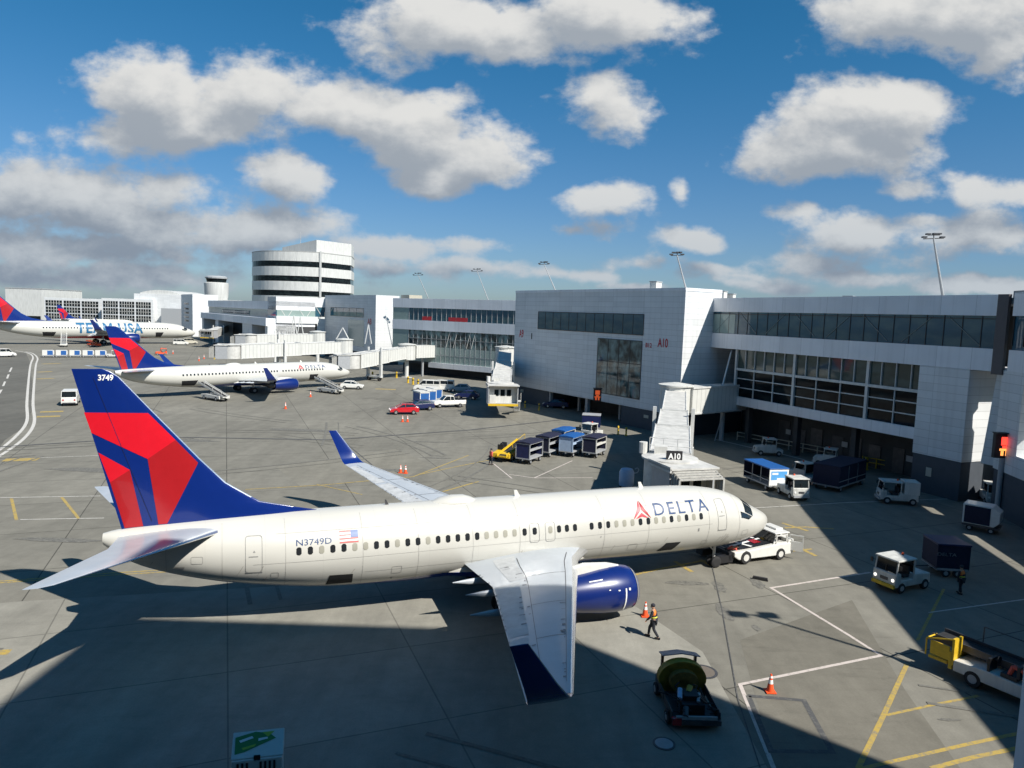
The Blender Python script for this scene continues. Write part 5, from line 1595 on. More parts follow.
def car(label, px, py, ang, kind='hatch', paint='carred', group=None, name='parked_car', cat='car'):
    t = place(name, cat, label, px, py, ang, group)
    if kind == 'hatch':
        prof = [(-2.05, .35), (-2.1, .75), (-2.0, 1.0), (-1.45, 1.12), (.75, 1.02), (1.85, .80), (2.1, .62), (2.12, .35)]
        cab = [(-1.75, 1.05), (-1.25, 1.45), (-.2, 1.50), (.35, 1.42), (1.1, .98)]; Lw = 1.28; W_ = .88; cy = .62
    elif kind == 'van':
        prof = [(-2.5, .35), (-2.55, .9), (-2.5, 1.25), (1.5, 1.25), (2.35, .95), (2.5, .6), (2.5, .35)]
        cab = [(-2.45, 1.2), (-2.35, 2.05), (.8, 2.08), (1.55, 1.22)]; Lw = 1.6; W_ = .98; cy = .88
    elif kind == 'pickup':
        prof = [(-2.7, .5), (-2.72, 1.15), (-.75, 1.15), (-.7, 1.15), (1.3, 1.12), (2.5, 1.0), (2.65, .8), (2.65, .45)]
        cab = [(-.75, 1.12), (-.65, 1.75), (.55, 1.80), (1.25, 1.12)]; Lw = 1.7; W_ = .95; cy = .75
    def hull(pr, wd, wt, zc, nm, m_):
        b = MB(); vs = []
        top = max(z for _, z in pr)
        for s_ in (-1, 1):
            for x, z in pr: vs.append((x, s_ * (wd - (wd - wt) * max(0, (z - zc)) / max(.01, top - zc)), z))
        n = len(pr)
        b.add(vs, [tuple(range(n)), tuple(range(2 * n - 1, n - 1, -1))] + [(i, i + n, (i + 1) % n + n, (i + 1) % n) for i in range(n)])
        return b.build(nm, m_, t, bevel=.05)
    hull(prof, W_, W_ - .06, .8, 'body', paint)
    hull(cab, W_ - .05, cy, cab[0][1], 'cabin_glass', 'glass')
    # roof and pillars
    b = MB(); zt = max(z for _, z in cab); xs = [x for x, z in cab if z > zt - .12]
    b.box(min(xs) - .05, max(xs) + .05, -cy - .01, cy + .01, zt - .04, zt + .03); b.build('roof', paint, t, bevel=.02)
    b = MB()
    for s_ in (-1, 1):
        for i in range(len(cab) - 1):
            (xa, za), (xb, zb) = cab[i], cab[i + 1]
            top = zt; f = lambda z: (W_ - .05) - ((W_ - .05) - cy) * max(0, (z - cab[0][1])) / max(.01, top - cab[0][1])
            b.cyl((xa, s_ * f(za), za), (xb, s_ * f(zb), zb), .045, .045, 6)
        for xm in ((-.1,) if kind != 'van' else (-1.3, 0.1)):
            b.cyl((xm, s_ * (W_ - .05), cab[0][1]), (xm, s_ * cy, zt), .05, .05, 6)
    b.build('pillars', paint, t)
    if kind == 'van':
        b = MB()
        for s_ in (-1, 1): b.box(-2.4, .9, s_ * (W_ - .03) - .02, s_ * (W_ - .03) + .02, 1.15, 1.42)
        b.build('side_panels', paint, t)
    if kind == 'pickup':
        b = MB(); b.box(-2.6, -.8, -.78, .78, 1.155, 1.17); b.build('cargo_bed', 'black', t)
    for x in (-Lw, Lw):
        for s_ in (-1, 1): wheel(t, x, s_ * (W_ - .06), .33, .22, rim='silver')
    fx, bxx = prof[-1][0], prof[0][0]
    for s_ in (-1, 1):
        b = MB(); b.box(fx - .12, fx + .015, s_ * .62 - .16, s_ * .62 + .16, .62, .78); b.build('headlight', 'reflect', t)
        b = MB(); b.box(bxx - .05, bxx + .1, s_ * .70 - .1, s_ * .70 + .1, .75, .98); b.build('tail_light', 'dred', t)
    b = MB(); b.box(fx - .05, fx + .03, -.8, .8, .32, .48); b.box(bxx - .05, bxx + .03, -.8, .8, .34, .5); b.build('bumper', 'darkmetal', t)
    return t

def beltloader(label, px, py, ang, frame='offwhite', belt_z=(1.0, 1.9), Lb=6.5, rails='yellow', beltframe=None):
    beltframe = beltframe or frame
    """front of belt (up) towards +x; cab on +x left"""
    t = place('belt_loader', 'belt loader', label, px, py, ang, 'belt loaders')
    b = MB(); side_prism(b, [(-2.5, .38), (2.3, .38), (2.3, .85), (1.0, .95), (-2.5, .85)], -.95, .95); b.build('chassis', frame, t, bevel=.04)
    h = Lb / 2; z0, z1 = belt_z
    def sl(x0, x1, y0, y1, dz0, dz1, m_, nm, par):
        b = MB(); f = lambda x: z0 + (z1 - z0) * (x + h) / Lb
        b.add([(x0, y0, f(x0) + dz0), (x1, y0, f(x1) + dz0), (x1, y1, f(x1) + dz0), (x0, y1, f(x0) + dz0), (x0, y0, f(x0) + dz1), (x1, y0, f(x1) + dz1), (x1, y1, f(x1) + dz1), (x0, y1, f(x0) + dz1)],
              [(0, 3, 2, 1), (4, 5, 6, 7), (0, 1, 5, 4), (1, 2, 6, 5), (2, 3, 7, 6), (3, 0, 4, 7)])
        return b.build(nm, m_, par)
    cv = sl(-h, h, -.20, .75, -.12, 0, beltframe, 'conveyor', t)
    sl(-h + .05, h - .05, -.06, .62, .01, .03, 'rubber', 'belt', cv)
    sl(-h, h, -.26, -.20, -.15, .16, beltframe, 'side_rail', cv); sl(-h, h, .75, .81, -.15, .16, beltframe, 'side_rail', cv)
    b = MB(); f = lambda x: z0 + (z1 - z0) * (x + h) / Lb
    for x in (-h + .4, -.6, h - 1.6): b.cyl((x, .80, f(x)), (x, .80, f(x) + .85), .025, .025, 6)
    b.cyl((-h + .4, .80, f(-h + .4) + .85), (h - 1.6, .80, f(h - 1.6) + .85), .025, .025, 6)
    b.build('handrail', rails, cv)
    b = MB(); b.cyl((-1.2, .2, .8), (-1.2, .2, f(-1.2)), .08); b.cyl((1.2, .2, .8), (1.2, .2, f(1.2)), .08); b.build('lift_arms', 'darkmetal', t)
    b = MB(); b.box(-.1, .5, -.9, -.35, .95, 1.12); b.box(-.2, -.08, -.9, -.35, 1.1, 1.6); b.build('seat', 'seat', t)
    b = MB(); b.box(.9, 1.0, -.92, -.3, .9, 1.5); b.cyl((.9, -.6, 1.4), (.7, -.6, 1.5), .02); b.lathe([(.16, 0), (.18, .02), (.16, .04)], (.68, -.6, 1.48), 'x', 12); b.build('dashboard', 'black', t)
    for x in (-1.6, 1.5):
        for s_ in (-1, 1): wheel(t, x, s_ * .84, .36, .24)
    return t

def cone(label, px, py, h=.75, group='orange traffic cones'):
    t = place('traffic_cone', 'traffic cone', label, px, py, 0, group)
    b = MB(); b.box(-.2, .2, -.2, .2, 0, .04); b.lathe([(.15, .04), (.035, h)], n=18); b.build('body', 'orange', t, smooth=35)
    b = MB(); b.lathe([(.15 - .115 * .45 + .004, .04 + (h - .04) * .45), (.15 - .115 * .68 + .004, .04 + (h - .04) * .68)], n=18)
    b.lathe([(.15 - .115 * .78 + .004, .04 + (h - .04) * .78), (.15 - .115 * .9 + .004, .04 + (h - .04) * .9)], n=18); b.build('reflective_band', 'reflect', t, smooth=35)
    return t
def bollard(label, px, py, h=1.05, r=.11, group='yellow bollards'):
    t = place('bollard', 'bollard', label, px, py, 0, group)
    b = MB(); b.lathe([(r * 1.6, 0), (r * 1.6, .04), (r, .05), (r, h), (r * .7, h + .06)], n=14); b.build('post', 'yellow', t, smooth=35)
    b = MB(); b.lathe([(r + .006, h * .62), (r + .006, h * .78)], n=14); b.build('band', 'black', t)
    return t

# people: one skinned body with clothing that follows it
def person(label, px, py, ang, pose_, top='vest', legs='cloth', hat='cloth', z=0.0, k=.94):
    p_ = at(px, py)
    t = thing('person', label, 'person', (p_.x, p_.y, z), ang, None)
    t.scale = (k, k, k)
    J = pose_
    def skin(name, verts, edges, radii, m_, par, root=0):
        me = bpy.data.meshes.new(name); me.from_pydata(verts, edges, []); me.update()
        me.materials.append(M[m_])
        o = bpy.data.objects.new(name, me); COL.objects.link(o); o.parent = par
        md = o.modifiers.new('skin', 'SKIN')
        for i, r in enumerate(radii):
            me.skin_vertices[0].data[i].radius = (r, r) if not isinstance(r, tuple) else r
            me.skin_vertices[0].data[i].use_root = (i == root)
        o.modifiers.new('sub', 'SUBSURF').levels = 1
        o.modifiers['sub'].render_levels = 2
        return o
    names = ['pelvis', 'belly', 'chest', 'neck', 'head', 'crown', 'lsh', 'lel', 'lwr', 'rsh', 'rel', 'rwr', 'lhip', 'lkn', 'lan', 'rhip', 'rkn', 'ran', 'ltoe', 'rtoe', 'lhand', 'rhand']
    R_ = dict(pelvis=.145, belly=.13, chest=.155, neck=.06, head=.095, crown=.07, lsh=.07, lel=.046, lwr=.034, rsh=.07, rel=.046, rwr=.034, lhip=.095, lkn=.06, lan=.042, rhip=.095, rkn=.06, ran=.042, ltoe=.04, rtoe=.04, lhand=.04, rhand=.04)
    E = [('pelvis', 'belly'), ('belly', 'chest'), ('chest', 'neck'), ('neck', 'head'), ('head', 'crown'), ('chest', 'lsh'), ('lsh', 'lel'), ('lel', 'lwr'), ('lwr', 'lhand'), ('chest', 'rsh'), ('rsh', 'rel'), ('rel', 'rwr'), ('rwr', 'rhand'),
         ('pelvis', 'lhip'), ('lhip', 'lkn'), ('lkn', 'lan'), ('lan', 'ltoe'), ('pelvis', 'rhip'), ('rhip', 'rkn'), ('rkn', 'ran'), ('ran', 'rtoe')]
    def sub(nm, keep, m_, grow, root):
        ks = [k_ for k_ in names if k_ in keep]
        ix = {k_: i for i, k_ in enumerate(ks)}
        return skin(nm, [J[k_] for k_ in ks], [(ix[a], ix[b_]) for a, b_ in E if a in ix and b_ in ix], [R_[k_] + grow for k_ in ks], m_, t, ix[root])
    body = sub('body', names, 'skin', 0, 'pelvis')
    sub('trousers', ['pelvis', 'lhip', 'lkn', 'lan', 'rhip', 'rkn', 'ran'], legs, .022, 'pelvis')
    sub('jacket', ['pelvis', 'belly', 'chest', 'lsh', 'lel', 'lwr', 'rsh', 'rel', 'rwr'], 'cloth' if top == 'vest' else top, .018, 'belly')
    if top == 'vest':
        sub('safety_vest', ['belly', 'chest', 'lsh', 'rsh'], 'vest', .032, 'belly')
        c = Vector(J['belly']); d = (Vector(J['chest']) - c).normalized()
        b = MB(); b.cyl(c - d * .03 + Vector((0, 0, 0)), c + d * .03, .185, .185, 16, cap=False); b.build('reflective_band', 'vesty', t)
    for s_ in ('l', 'r'):
        a, b_ = Vector(J[s_ + 'an']), Vector(J[s_ + 'toe'])
        b = MB(); dr = (b_ - a); dr.z = 0; dr.normalize(); n = Vector((-dr.y, dr.x, 0)); zf = min(a.z, b_.z) - .05
        q0, q1 = a - dr * .09, a + dr * .19
        b.add([tuple(Vector((q.x, q.y, z_)) + n * w_) for z_ in (zf, zf + .09) for q, w_ in ((q0, -.05), (q1, -.05), (q1, .05), (q0, .05))], [(0, 3, 2, 1), (4, 5, 6, 7), (0, 1, 5, 4), (1, 2, 6, 5), (2, 3, 7, 6), (3, 0, 4, 7)])
        b.build('boot', 'black', t, bevel=.02)
        h0 = Vector(J[s_ + 'hand']); wv = h0 - Vector(J[s_ + 'wr']); wv.normalize(); pn = wv.orthogonal().normalized(); qn = wv.cross(pn)
        b = MB()
        for i_, (o_, ln) in enumerate(((-.03, .07), (-.01, .085), (.01, .08), (.03, .065))):
            p0 = h0 + pn * o_; p1 = p0 + wv * ln * .55 + qn * .008; p2 = p1 + wv * ln * .35 + qn * .03
            b.cyl(p0, p1, .0095, .009, 6); b.cyl(p1, p2, .009, .007, 6)
        p0 = h0 - wv * .02 + pn * .035; b.cyl(p0, p0 + wv * .03 + pn * .035, .011, .009, 6)
        b.build('fingers', 'skin', t)
    hd_ = Vector(J['head']); up = (Vector(J['crown']) - hd_).normalized()
    b = MB(Matrix.Translation(hd_) @ up.to_track_quat('Z', 'Y').to_matrix().to_4x4())
    b.lathe([(.108, .03), (.115, .07), (.105, .12), (.06, .155), (.01, .165)], n=16); b.build('cap', hat, t, smooth=True)
    b = MB(Matrix.Translation(hd_)); b.box(.085, .118, -.014, .014, -.035, .01); b.box(.088, .106, -.03, .03, -.062, -.052)
    b.box(.088, .1, -.045, -.02, .012, .026); b.box(.088, .1, .02, .045, .012, .026); b.build('face_features', 'seat', t)
    for s_ in (-1, 1):
        b = MB(Matrix.Translation(hd_)); b.cyl((0, s_ * .09, -.005), (0, s_ * .112, .0), .028, .02, 8); b.build('ear', 'skin', t)
    return t
def walking(st=.28, lean=.05, arm=.25):
    return dict(pelvis=(0, 0, .93), belly=(lean * .5, 0, 1.12), chest=(lean, 0, 1.36), neck=(lean + .01, 0, 1.50), head=(lean + .03, 0, 1.62), crown=(lean + .03, 0, 1.72),
        lsh=(lean, .19, 1.42), lel=(lean + arm * .4, .25, 1.16), lwr=(lean + arm * 1.1, .22, .97), lhand=(lean + arm * 1.25, .21, .91),
        rsh=(lean, -.19, 1.42), rel=(lean - arm * .5, -.25, 1.15), rwr=(lean - arm * .4, -.25, .92), rhand=(lean - arm * .35, -.25, .85),
        lhip=(0, .10, .88), lkn=(-.02, .10, .50), lan=(-st, .10, .12), ltoe=(-st + .14, .10, .07),
        rhip=(0, -.10, .88), rkn=(st * .75, -.10, .50), ran=(st * .9, -.10, .10), rtoe=(st * .9 + .14, -.10, .06))
def bending():
    return dict(pelvis=(0, 0, .88), belly=(.16, 0, 1.0), chest=(.40, 0, 1.06), neck=(.55, 0, 1.07), head=(.68, 0, 1.05), crown=(.77, 0, 1.05),
        lsh=(.42, .19, 1.04), lel=(.50, .22, .78), lwr=(.60, .18, .56), lhand=(.63, .17, .50),
        rsh=(.42, -.19, 1.04), rel=(.52, -.22, .80), rwr=(.66, -.16, .60), rhand=(.70, -.15, .54),
        lhip=(0, .10, .84), lkn=(.10, .13, .47), lan=(-.10, .14, .10), ltoe=(.04, .15, .06),
        rhip=(0, -.10, .84), rkn=(.20, -.13, .48), ran=(.12, -.14, .10), rtoe=(.26, -.15, .06))
person('person in an orange vest and dark trousers walking beside the near engine', 653, 638, radians(160), walking())
person('person in a red shirt bending down beside the low white pushback tug', 727.5, 563, radians(20), bending(), top='shirt')
person('person in dark clothes and a dim orange vest standing by the navy covered cart', 960, 594, radians(120), walking(.1, .02, .1))
person('person in a pale red shirt standing at the foot of the yellow striped belt loader', 490.5, 465, radians(40), walking(.12, .03, .15), top='shirt')

# pushback tug under the nose
def pushback():
    a_, b_ = at(744.5, 564), at(779, 559.5)
    ang = headto(a_, b_)
    n = Vector((-sin(ang), cos(ang), 0))
    c = (a_ + b_) / 2 + n * 1.15
    t = thing('pushback_tug', 'low white pushback tug with a black deck under the nose of the foreground airliner', 'tug', (c.x, c.y, 0.02), ang)
    wb = (b_ - a_).length; xr, xf = -wb / 2, wb / 2
    b = MB()
    side_prism(b, [(xr - .9, .55), (xr - .6, .35), (xr - .5, .3), (xf + .9, .3), (xf + 1.1, .5), (xf + 1.1, 1.05), (xf - .45, 1.02), (xr + .55, .86), (xr - .9, .82)], -1.25, 1.25)
    b.build('body', 'white', t, bevel=.05)
    b = MB(); b.add([(xr - .85, -.95, .845), (xf - .55, -.95, 1.035), (xf - .55, .95, 1.035), (xr - .85, .95, .845)], [(0, 1, 2, 3)]); b.build('deck', 'black', t)
    f = lambda x: .87 + (x - xr + .85) / (xf - xr + .3) * .19
    b = MB()
    for x0, y0, x1, y1, w_ in ((xr - .5, -.3, xf - .6, .1, .10), (xr + .1, .8, xr + .7, -.9, .12), (xr + 1.6, .9, xr + 1.9, .3, .12)):
        d = Vector((x1 - x0, y1 - y0)).normalized(); q = Vector((-d.y, d.x)) * w_
        b.add([(x0 - q.x, y0 - q.y, f(x0)), (x1 - q.x, y1 - q.y, f(x1)), (x1 + q.x, y1 + q.y, f(x1)), (x0 + q.x, y0 + q.y, f(x0))], [(0, 1, 2, 3)])
    b.build('deck_straps', 'reflect', t, fix=False)
    b = MB(); x0, x1 = xr + 1.2, xr + 1.75; b.add([(x0, -.55, f(x0) + .012), (x1, -.55, f(x1) + .012), (x1, .1, f(x1) + .012), (x0, .1, f(x0) + .012)], [(0, 1, 2, 3)]); b.build('deck_hatch', 'dred', t, fix=False)
    b = MB(); x0, x1 = xr - .6, xr + .0; b.add([(x0, .2, f(x0) + .012), (x1, .2, f(x1) + .012), (x1, .8, f(x1) + .012), (x0, .8, f(x0) + .012)], [(0, 1, 2, 3)]); b.build('deck_panel', 'cartblue', t, fix=False)
    for x, r in ((xr, .42), (xf, .38)):
        for s_ in (-1, 1): wheel(t, x, s_ * 1.14, r, .3, rim='offwhite')
    # cab
    b = MB()
    for x, z in ((xf - .5, 1.0), (xf + .75, 1.0)):
        for s_ in (-1, 1): b.cyl((x, s_ * 1.1, .95), (x + (.35 if x < xf else -.05), s_ * .95, 1.62), .05, .05, 6)
    b.box(xf + .62, xf + 1.05, -1.2, 1.2, 1.0, 1.25)
    b.build('cab_frame', 'white', t)
    b = MB(); b.box(xf - .35, xf + .85, -1.05, 1.05, 1.60, 1.69); b.box(xf + .2, xf + .8, -.5, .7, 1.69, 1.80); b.build('cab_roof', 'white', t, bevel=.03)
    b = MB(); b.add([(xf - .5, -1.05, 1.02), (xf - .5, 1.05, 1.02), (xf - .16, .92, 1.60), (xf - .16, -.92, 1.60)], [(0, 1, 2, 3)]); b.build('windscreen', 'glass', t)
    b = MB(); b.box(xf + .1, xf + .5, -.6, -.1, .95, 1.45); b.box(xf + .1, xf + .5, .1, .6, .95, 1.45); b.build('seat', 'seat', t)
    b = MB(); b.add([(xf + .2, -1.14, .95), (xf + 1.0, -1.7, .95), (xf + 1.0, -1.7, 1.85), (xf + .25, -1.1, 1.85)], [(0, 1, 2, 3)])
    d_ = MB(Matrix.Translation((xf + .75, -1.15, 0)) @ Matrix.Rotation(radians(-50), 4, 'Z'))
    d_.box(0, .85, -.03, .03, .55, 1.15); d_.box(0, .06, -.03, .03, 1.15, 1.55); d_.box(.79, .85, -.03, .03, 1.15, 1.55); d_.box(0, .85, -.03, .03, 1.52, 1.58); d_.build('door', 'white', t)
    d_ = MB(Matrix.Translation((xf - .35, -1.15, 0))); d_.box(0, .9, -.03, .03, .5, 1.12); d_.box(0, .06, -.03, .03, 1.1, 1.55); d_.box(.84, .9, -.03, .03, 1.1, 1.55); d_.box(0, .9, -.03, .03, 1.52, 1.58); d_.build('door', 'white', t)
    b = MB(); b.box(xr - 2.0, xr - .9, -1.1, -.45, .18, .62); b.box(xr - 2.0, xr - .9, .45, 1.1, .18, .62); b.box(xr - 1.2, xr - .85, -1.1, 1.1, .3, .8); b.build('cradle', 'black', t)
pushback()

# hose reel trailer in the lower middle
def reel():
    c = at(685, 708); ang = headto(at(703, 728), at(674, 668))
    t = thing('hose_reel_trailer', 'dark trailer full of machinery with a big yellow brown reel and a blue grey hood', 'trailer', (c.x, c.y, .02), ang)
    b = MB(); b.box(-1.7, 1.5, -.85, .85, .38, .50); b.box(-1.75, -1.6, -.95, .95, .35, .6); b.build('chassis', 'darkmetal', t)
    b = MB(); b.lathe([(.60, -.30), (.62, .30), (.2, .30), (.2, -.30)], (.62, 0, 1.18), 'x', 32); b.build('reel', 'hose', t, smooth=35)
    b = MB()
    b.lathe([(.98, 0), (.98, .05), (.1, .05), (.1, 0)], (.95, 0, 1.18), 'x', 32); b.lathe([(1.0, -.35), (1.0, .05), (.95, .05), (.95, -.35)], (.95, 0, 1.18), 'x', 32)
    b.build('reel_flange', 'hoseyellow', t, smooth=35)
    b = MB(); b.add([(.95, -.8, 2.30), (1.7, -.8, 2.05), (1.7, 0, 2.2), (.95, 0, 2.45), (1.7, .8, 2.05), (.95, .8, 2.30)], [(0, 1, 2, 3), (3, 2, 4, 5)]); o = b.build('hood', 'hoodgrey', t)
    sd = o.modifiers.new('thick', 'SOLIDIFY'); sd.thickness = .05
    b = MB(); b.box(1.3, 1.45, -.75, -.65, .5, 2.1); b.box(1.3, 1.45, .65, .75, .5, 2.1); b.build('hood_posts', 'darkmetal', t)
    rnd = random.Random(4)
    b = MB()
    b.box(-1.2, -.1, -.45, .45, .5, 1.05); b.box(-.9, -.3, -.3, .3, 1.05, 1.3)
    for i in range(4): b.cyl((-1.0 + i * .22, -.55, 1.0), (-1.0 + i * .22, -.3, 1.25), .05)
    b.build('engine', 'black', t, bevel=.02)
    for (x, y, z, r, l_, m_) in ((-.35, .35, 1.3, .10, .6, 'skyg'), (-.6, -.35, 1.25, .07, .5, 'grey'), (-1.2, .3, .9, .12, .5, 'darkmetal'), (-.2, -.1, 1.35, .12, .3, 'hoseyellow')):
        b = MB(); b.cyl((x, y, z), (x - l_, y + .15, z - .12), r, r, 12); b.build('cylinder', m_, t, smooth=35)
    b = MB()
    for i in range(14):
        p0 = Vector((-1.4 + rnd.random() * 1.4, -.7 + rnd.random() * 1.4, .6 + rnd.random() * .4)); pts = [p0]
        for j in range(4): pts.append(pts[-1] + Vector((rnd.uniform(-.25, .25), rnd.uniform(-.25, .25), rnd.uniform(-.05, .2))))
        MB().tube(pts, .03, 6).build('hose', 'rubber', t)
    for s_ in (-1, 1):
        for x0, x1 in ((-1.6, -.2), (-.1, 1.4)): MB().box(x0, x1, s_ * .93 - .02, s_ * .93 + .02, .5, .95).build('side_panel', 'darkmetal', t)
    b = MB(); b.box(-1.72, -1.66, -.8, .8, .62, .8)
    b.build('rear_bar', 'grey', t)
    b = MB(); b.box(-1.78, -1.6, .6, .95, .35, .7); b.build('tail_lamp', 'dred', t)
    b = MB(); b.cyl((1.5, 0, .42), (2.4, 0, .35), .05); b.build('towbar', 'darkmetal', t)
    for x in (-1.1, 1.0):
        for s_ in (-1, 1): wheel(t, x, s_ * .95, .33, .2)
    t.scale = (.95, .95, .72)
M['hoseyellow'] = mat('reel_yellow', (0.42, 0.25, 0.03), 0.6, var=.3); M['hoodgrey'] = mat('hood_blue_grey', (0.16, 0.19, 0.24), .5); M['skyg'] = mat('pale_blue_steel', (.35, .45, .6), .4)
reel()

# white cabinet cut off by the bottom edge
def cabinet():
    c = at(262, 731, 1.7); c.z = 0
    ang = radians(14)
    t = thing('charging_cabinet', 'white service cabinet with a green leaf graphic, cut off by the bottom edge', 'cabinet', (c.x, c.y - .35, .02), ang)
    b = MB(); b.box(-.78, .78, -.50, .45, .15, 1.18); b.build('body', 'white', t, bevel=.03)
    b = MB(); b.add([(-.80, .5, 1.72), (.80, .5, 1.72), (.80, -.42, 1.22), (-.80, -.42, 1.22), (-.80, .5, 1.18), (.80, .5, 1.18), (.80, -.42, 1.18), (-.80, -.42, 1.18)], [(0, 1, 2, 3), (4, 7, 6, 5), (0, 4, 5, 1), (1, 5, 6, 2), (2, 6, 7, 3), (3, 7, 4, 0)]); lid = b.build('lid', 'white', t, bevel=.02)
    f = lambda x, y: (x, y, 1.22 + (y + .42) / .92 * .50 + .014)
    decal('leaf_graphic', [[(-.70, -.28), (-.72, .30), (-.1, .44), (.35, .34), (.55, .16), (.1, -.02), (-.4, -.22)]], f, 'green', lid, .4, .3)
    f2 = lambda x, y: (x, y, 1.22 + (y + .42) / .92 * .50 + .020)
    decal('leaf_highlight', [[(-.60, .18), (-.2, .30), (-.15, .22), (-.55, .10)], [(.1, .40), (.5, .40), (.3, .22)], [(-.5, -.08), (-.05, .02), (-.1, -.06), (-.45, -.16)], [(0, .1), (.3, .16), (.28, .22), (0, .2)]], f2, ['reflect', 'lime'], lid, .4, .3, [0, 1, 1, 0])
    b = MB()
    for i in range(9):
        if i in (3, 4): continue
        b.box(-.62 + i * .14, -.55 + i * .14, -.53, -.49, .25, 1.1)
    b.build('grille_slots', 'black', t)
    b = MB(); b.box(-.1, .1, -.50, -.44, 1.1, 1.3); b.build('latch', 'black', t)
    t.scale = (.95, .68, 1)
    for x in (-.6, .6):
        for y in (-.6, .3): wheel(t, x, y, .12, .08)
cabinet()

# tractors, carts and dollies on the right
V = lambda a, b_: headto(at(*a), at(*b_))
tug('white baggage tractor leaving the shade, towing the blue topped trailer', 792, 497, V((770, 484), (795, 497)), group='baggage tractors')
def trailer(label, c0, c1, top='cartblue', sidem='navycloth', end='reflect', h=2.15, poster=True, wd=.95, open_=True, name='covered_trailer', roofflat=True):
    a_, b_ = at(*c0), at(*c1); ang = headto(a_, b_); c = (a_ + b_) / 2; L_ = (b_ - a_).length
    t = thing(name, label, 'trailer', (c.x, c.y, .02), ang)
    hL = L_ / 2
    b = MB(); b.box(-hL, hL, -wd, wd, .45, .58); b.box(-hL, hL, -.06, .06, .32, .45); b.build('deck', 'grey', t)
    b = MB(); b.box(-hL - .04, hL + .04, -wd - .04, wd + .04, h - .12, h); b.build('roof', top, t, bevel=.03)
    b = MB(); b.box(hL - .06, hL, -wd, wd, .5, h - .12); o = b.build('front_panel', end, t)
    if poster:
        b = MB(); b.box(hL + .001, hL + .008, -wd + .15, wd - .15, h * .5, h - .3); b.build('poster', 'skyblue', o)
        b = MB(); b.box(hL + .009, hL + .014, -wd + .25, -.1, h * .72, h - .42); b.box(hL + .009, hL + .014, -.2, wd - .4, h * .5, h * .58); b.build('poster_cloud', 'reflect', o)
    b = MB(); b.box(-hL, -hL + .06, -wd, wd, .5, h - .12); b.build('rear_panel', sidem, t)
    b = MB(); b.box(-hL + .06, hL - .06, wd - .06, wd - .02, .58, h - .12)
    if not open_: MB().box(-hL + .06, hL - .06, -wd + .02, -wd + .06, .58, h - .12).build('curtain', sidem, t)
    b.build('curtain', sidem, t)
    b = MB()
    for x in (-hL * .33, hL * .33): b.box(x - .03, x + .03, -wd, -wd + .06, .58, h - .12)
    b.box(-hL, hL, -wd, -wd + .05, .98, 1.05); b.build('rails', 'grey', t)
    for x in (-hL + .6, hL - .6):
        for s_ in (-1, 1): wheel(t, x, s_ * (wd - .14), .26, .18)
    b = MB(); b.cyl((hL, 0, .4), (hL + .9, 0, .32), .04); b.build('towbar', 'darkmetal', t)
    return t
trailer('blue topped open sided trailer with a blue poster on its end, behind the white tractor', (752, 481), (778, 492))
tug('pale grey tractor parked in the undercroft shade behind the blue topped trailer', 768, 455, V((775, 453), (755, 452)), fwd=False, group='baggage tractors')
tug('grey tractor in shade in front of the dark covered trailer', 803, 482, V((812, 480), (796, 476)), fwd=False, group='baggage tractors')
tug('grey tractor half hidden behind the dark covered trailer by the yellow barrier', 829, 466, V((838, 465), (822, 463)), fwd=False, group='baggage tractors')
trailer('dark navy covered trailer in the shade under the concourse', (825, 491), (852, 482), top='navycloth', end='navycloth', poster=False, h=2.4, wd=1.2, open_=False)
tt = tug('white tractor with a box body standing alone in the shade by the white wall', 897, 503, V((905, 500), (880, 498)), group='baggage tractors')
b = MB(); b.box(-1.5, -.3, -.74, .74, .90, 2.0); b.build('box_body', 'offwhite', tt, bevel=.04)
tug('white tractor with lit headlamps and an orange beacon, towing the navy covered cart', 901, 587, V((912, 578), (880, 584)), group='baggage tractors', lamps=True)
bt = trailer('navy covered cart with white lettering behind the tractor with lit headlamps', (960, 574), (928, 572), top='navy', sidem='navycloth', end='navycloth', poster=False, h=2.1, wd=.95, open_=False)
for o in bt.children:
    if o.name.startswith('curtain'):
        text('lettering', 'DELTA', -.95, .15, 1.35, 1.55, lambda u_, v_: (-u_, .955 - .97 * 0 + .0, v_), 'grey', o, bold=.01, du=3, dv=3)
# white dome topped container dolly half in the sun
def dolly(label, c0, c1):
    a_, b_ = at(*c0), at(*c1); ang = headto(a_, b_); c = (a_ + b_) / 2; hL = (b_ - a_).length / 2
    t = thing('container_dolly', label, 'dolly', (c.x, c.y, .02), ang)
    b = MB(); b.box(-hL, hL, -.85, .85, .38, .5); b.build('deck', 'darkmetal', t)
    b = MB(); side_prism(b, [(-hL, .52), (hL - .35, .52), (hL, .9), (hL, 1.6), (hL - .5, 2.0), (-hL, 2.0)], -.8, .8); b.build('container', 'white', t, bevel=.04)
    MB().box(-hL + .12, hL - .6, .80, .82, .6, 1.9).build('curtain', 'navycloth', t); MB().box(-hL + .12, hL - .6, -.82, -.80, .6, 1.9).build('curtain', 'navycloth', t)
    for x in (-hL + .5, hL - .5):
        for s_ in (-1, 1): wheel(t, x, s_ * .7, .22, .16)
dolly('white container with a dark curtain side by the grey sign post', (963, 527), (1000, 534))
# parked truck back inside the recess
tug('white tractor with a red beacon deep in the dark recess behind the grey sign post', 991, 503, radians(250), beacon='signred', group='baggage tractors')
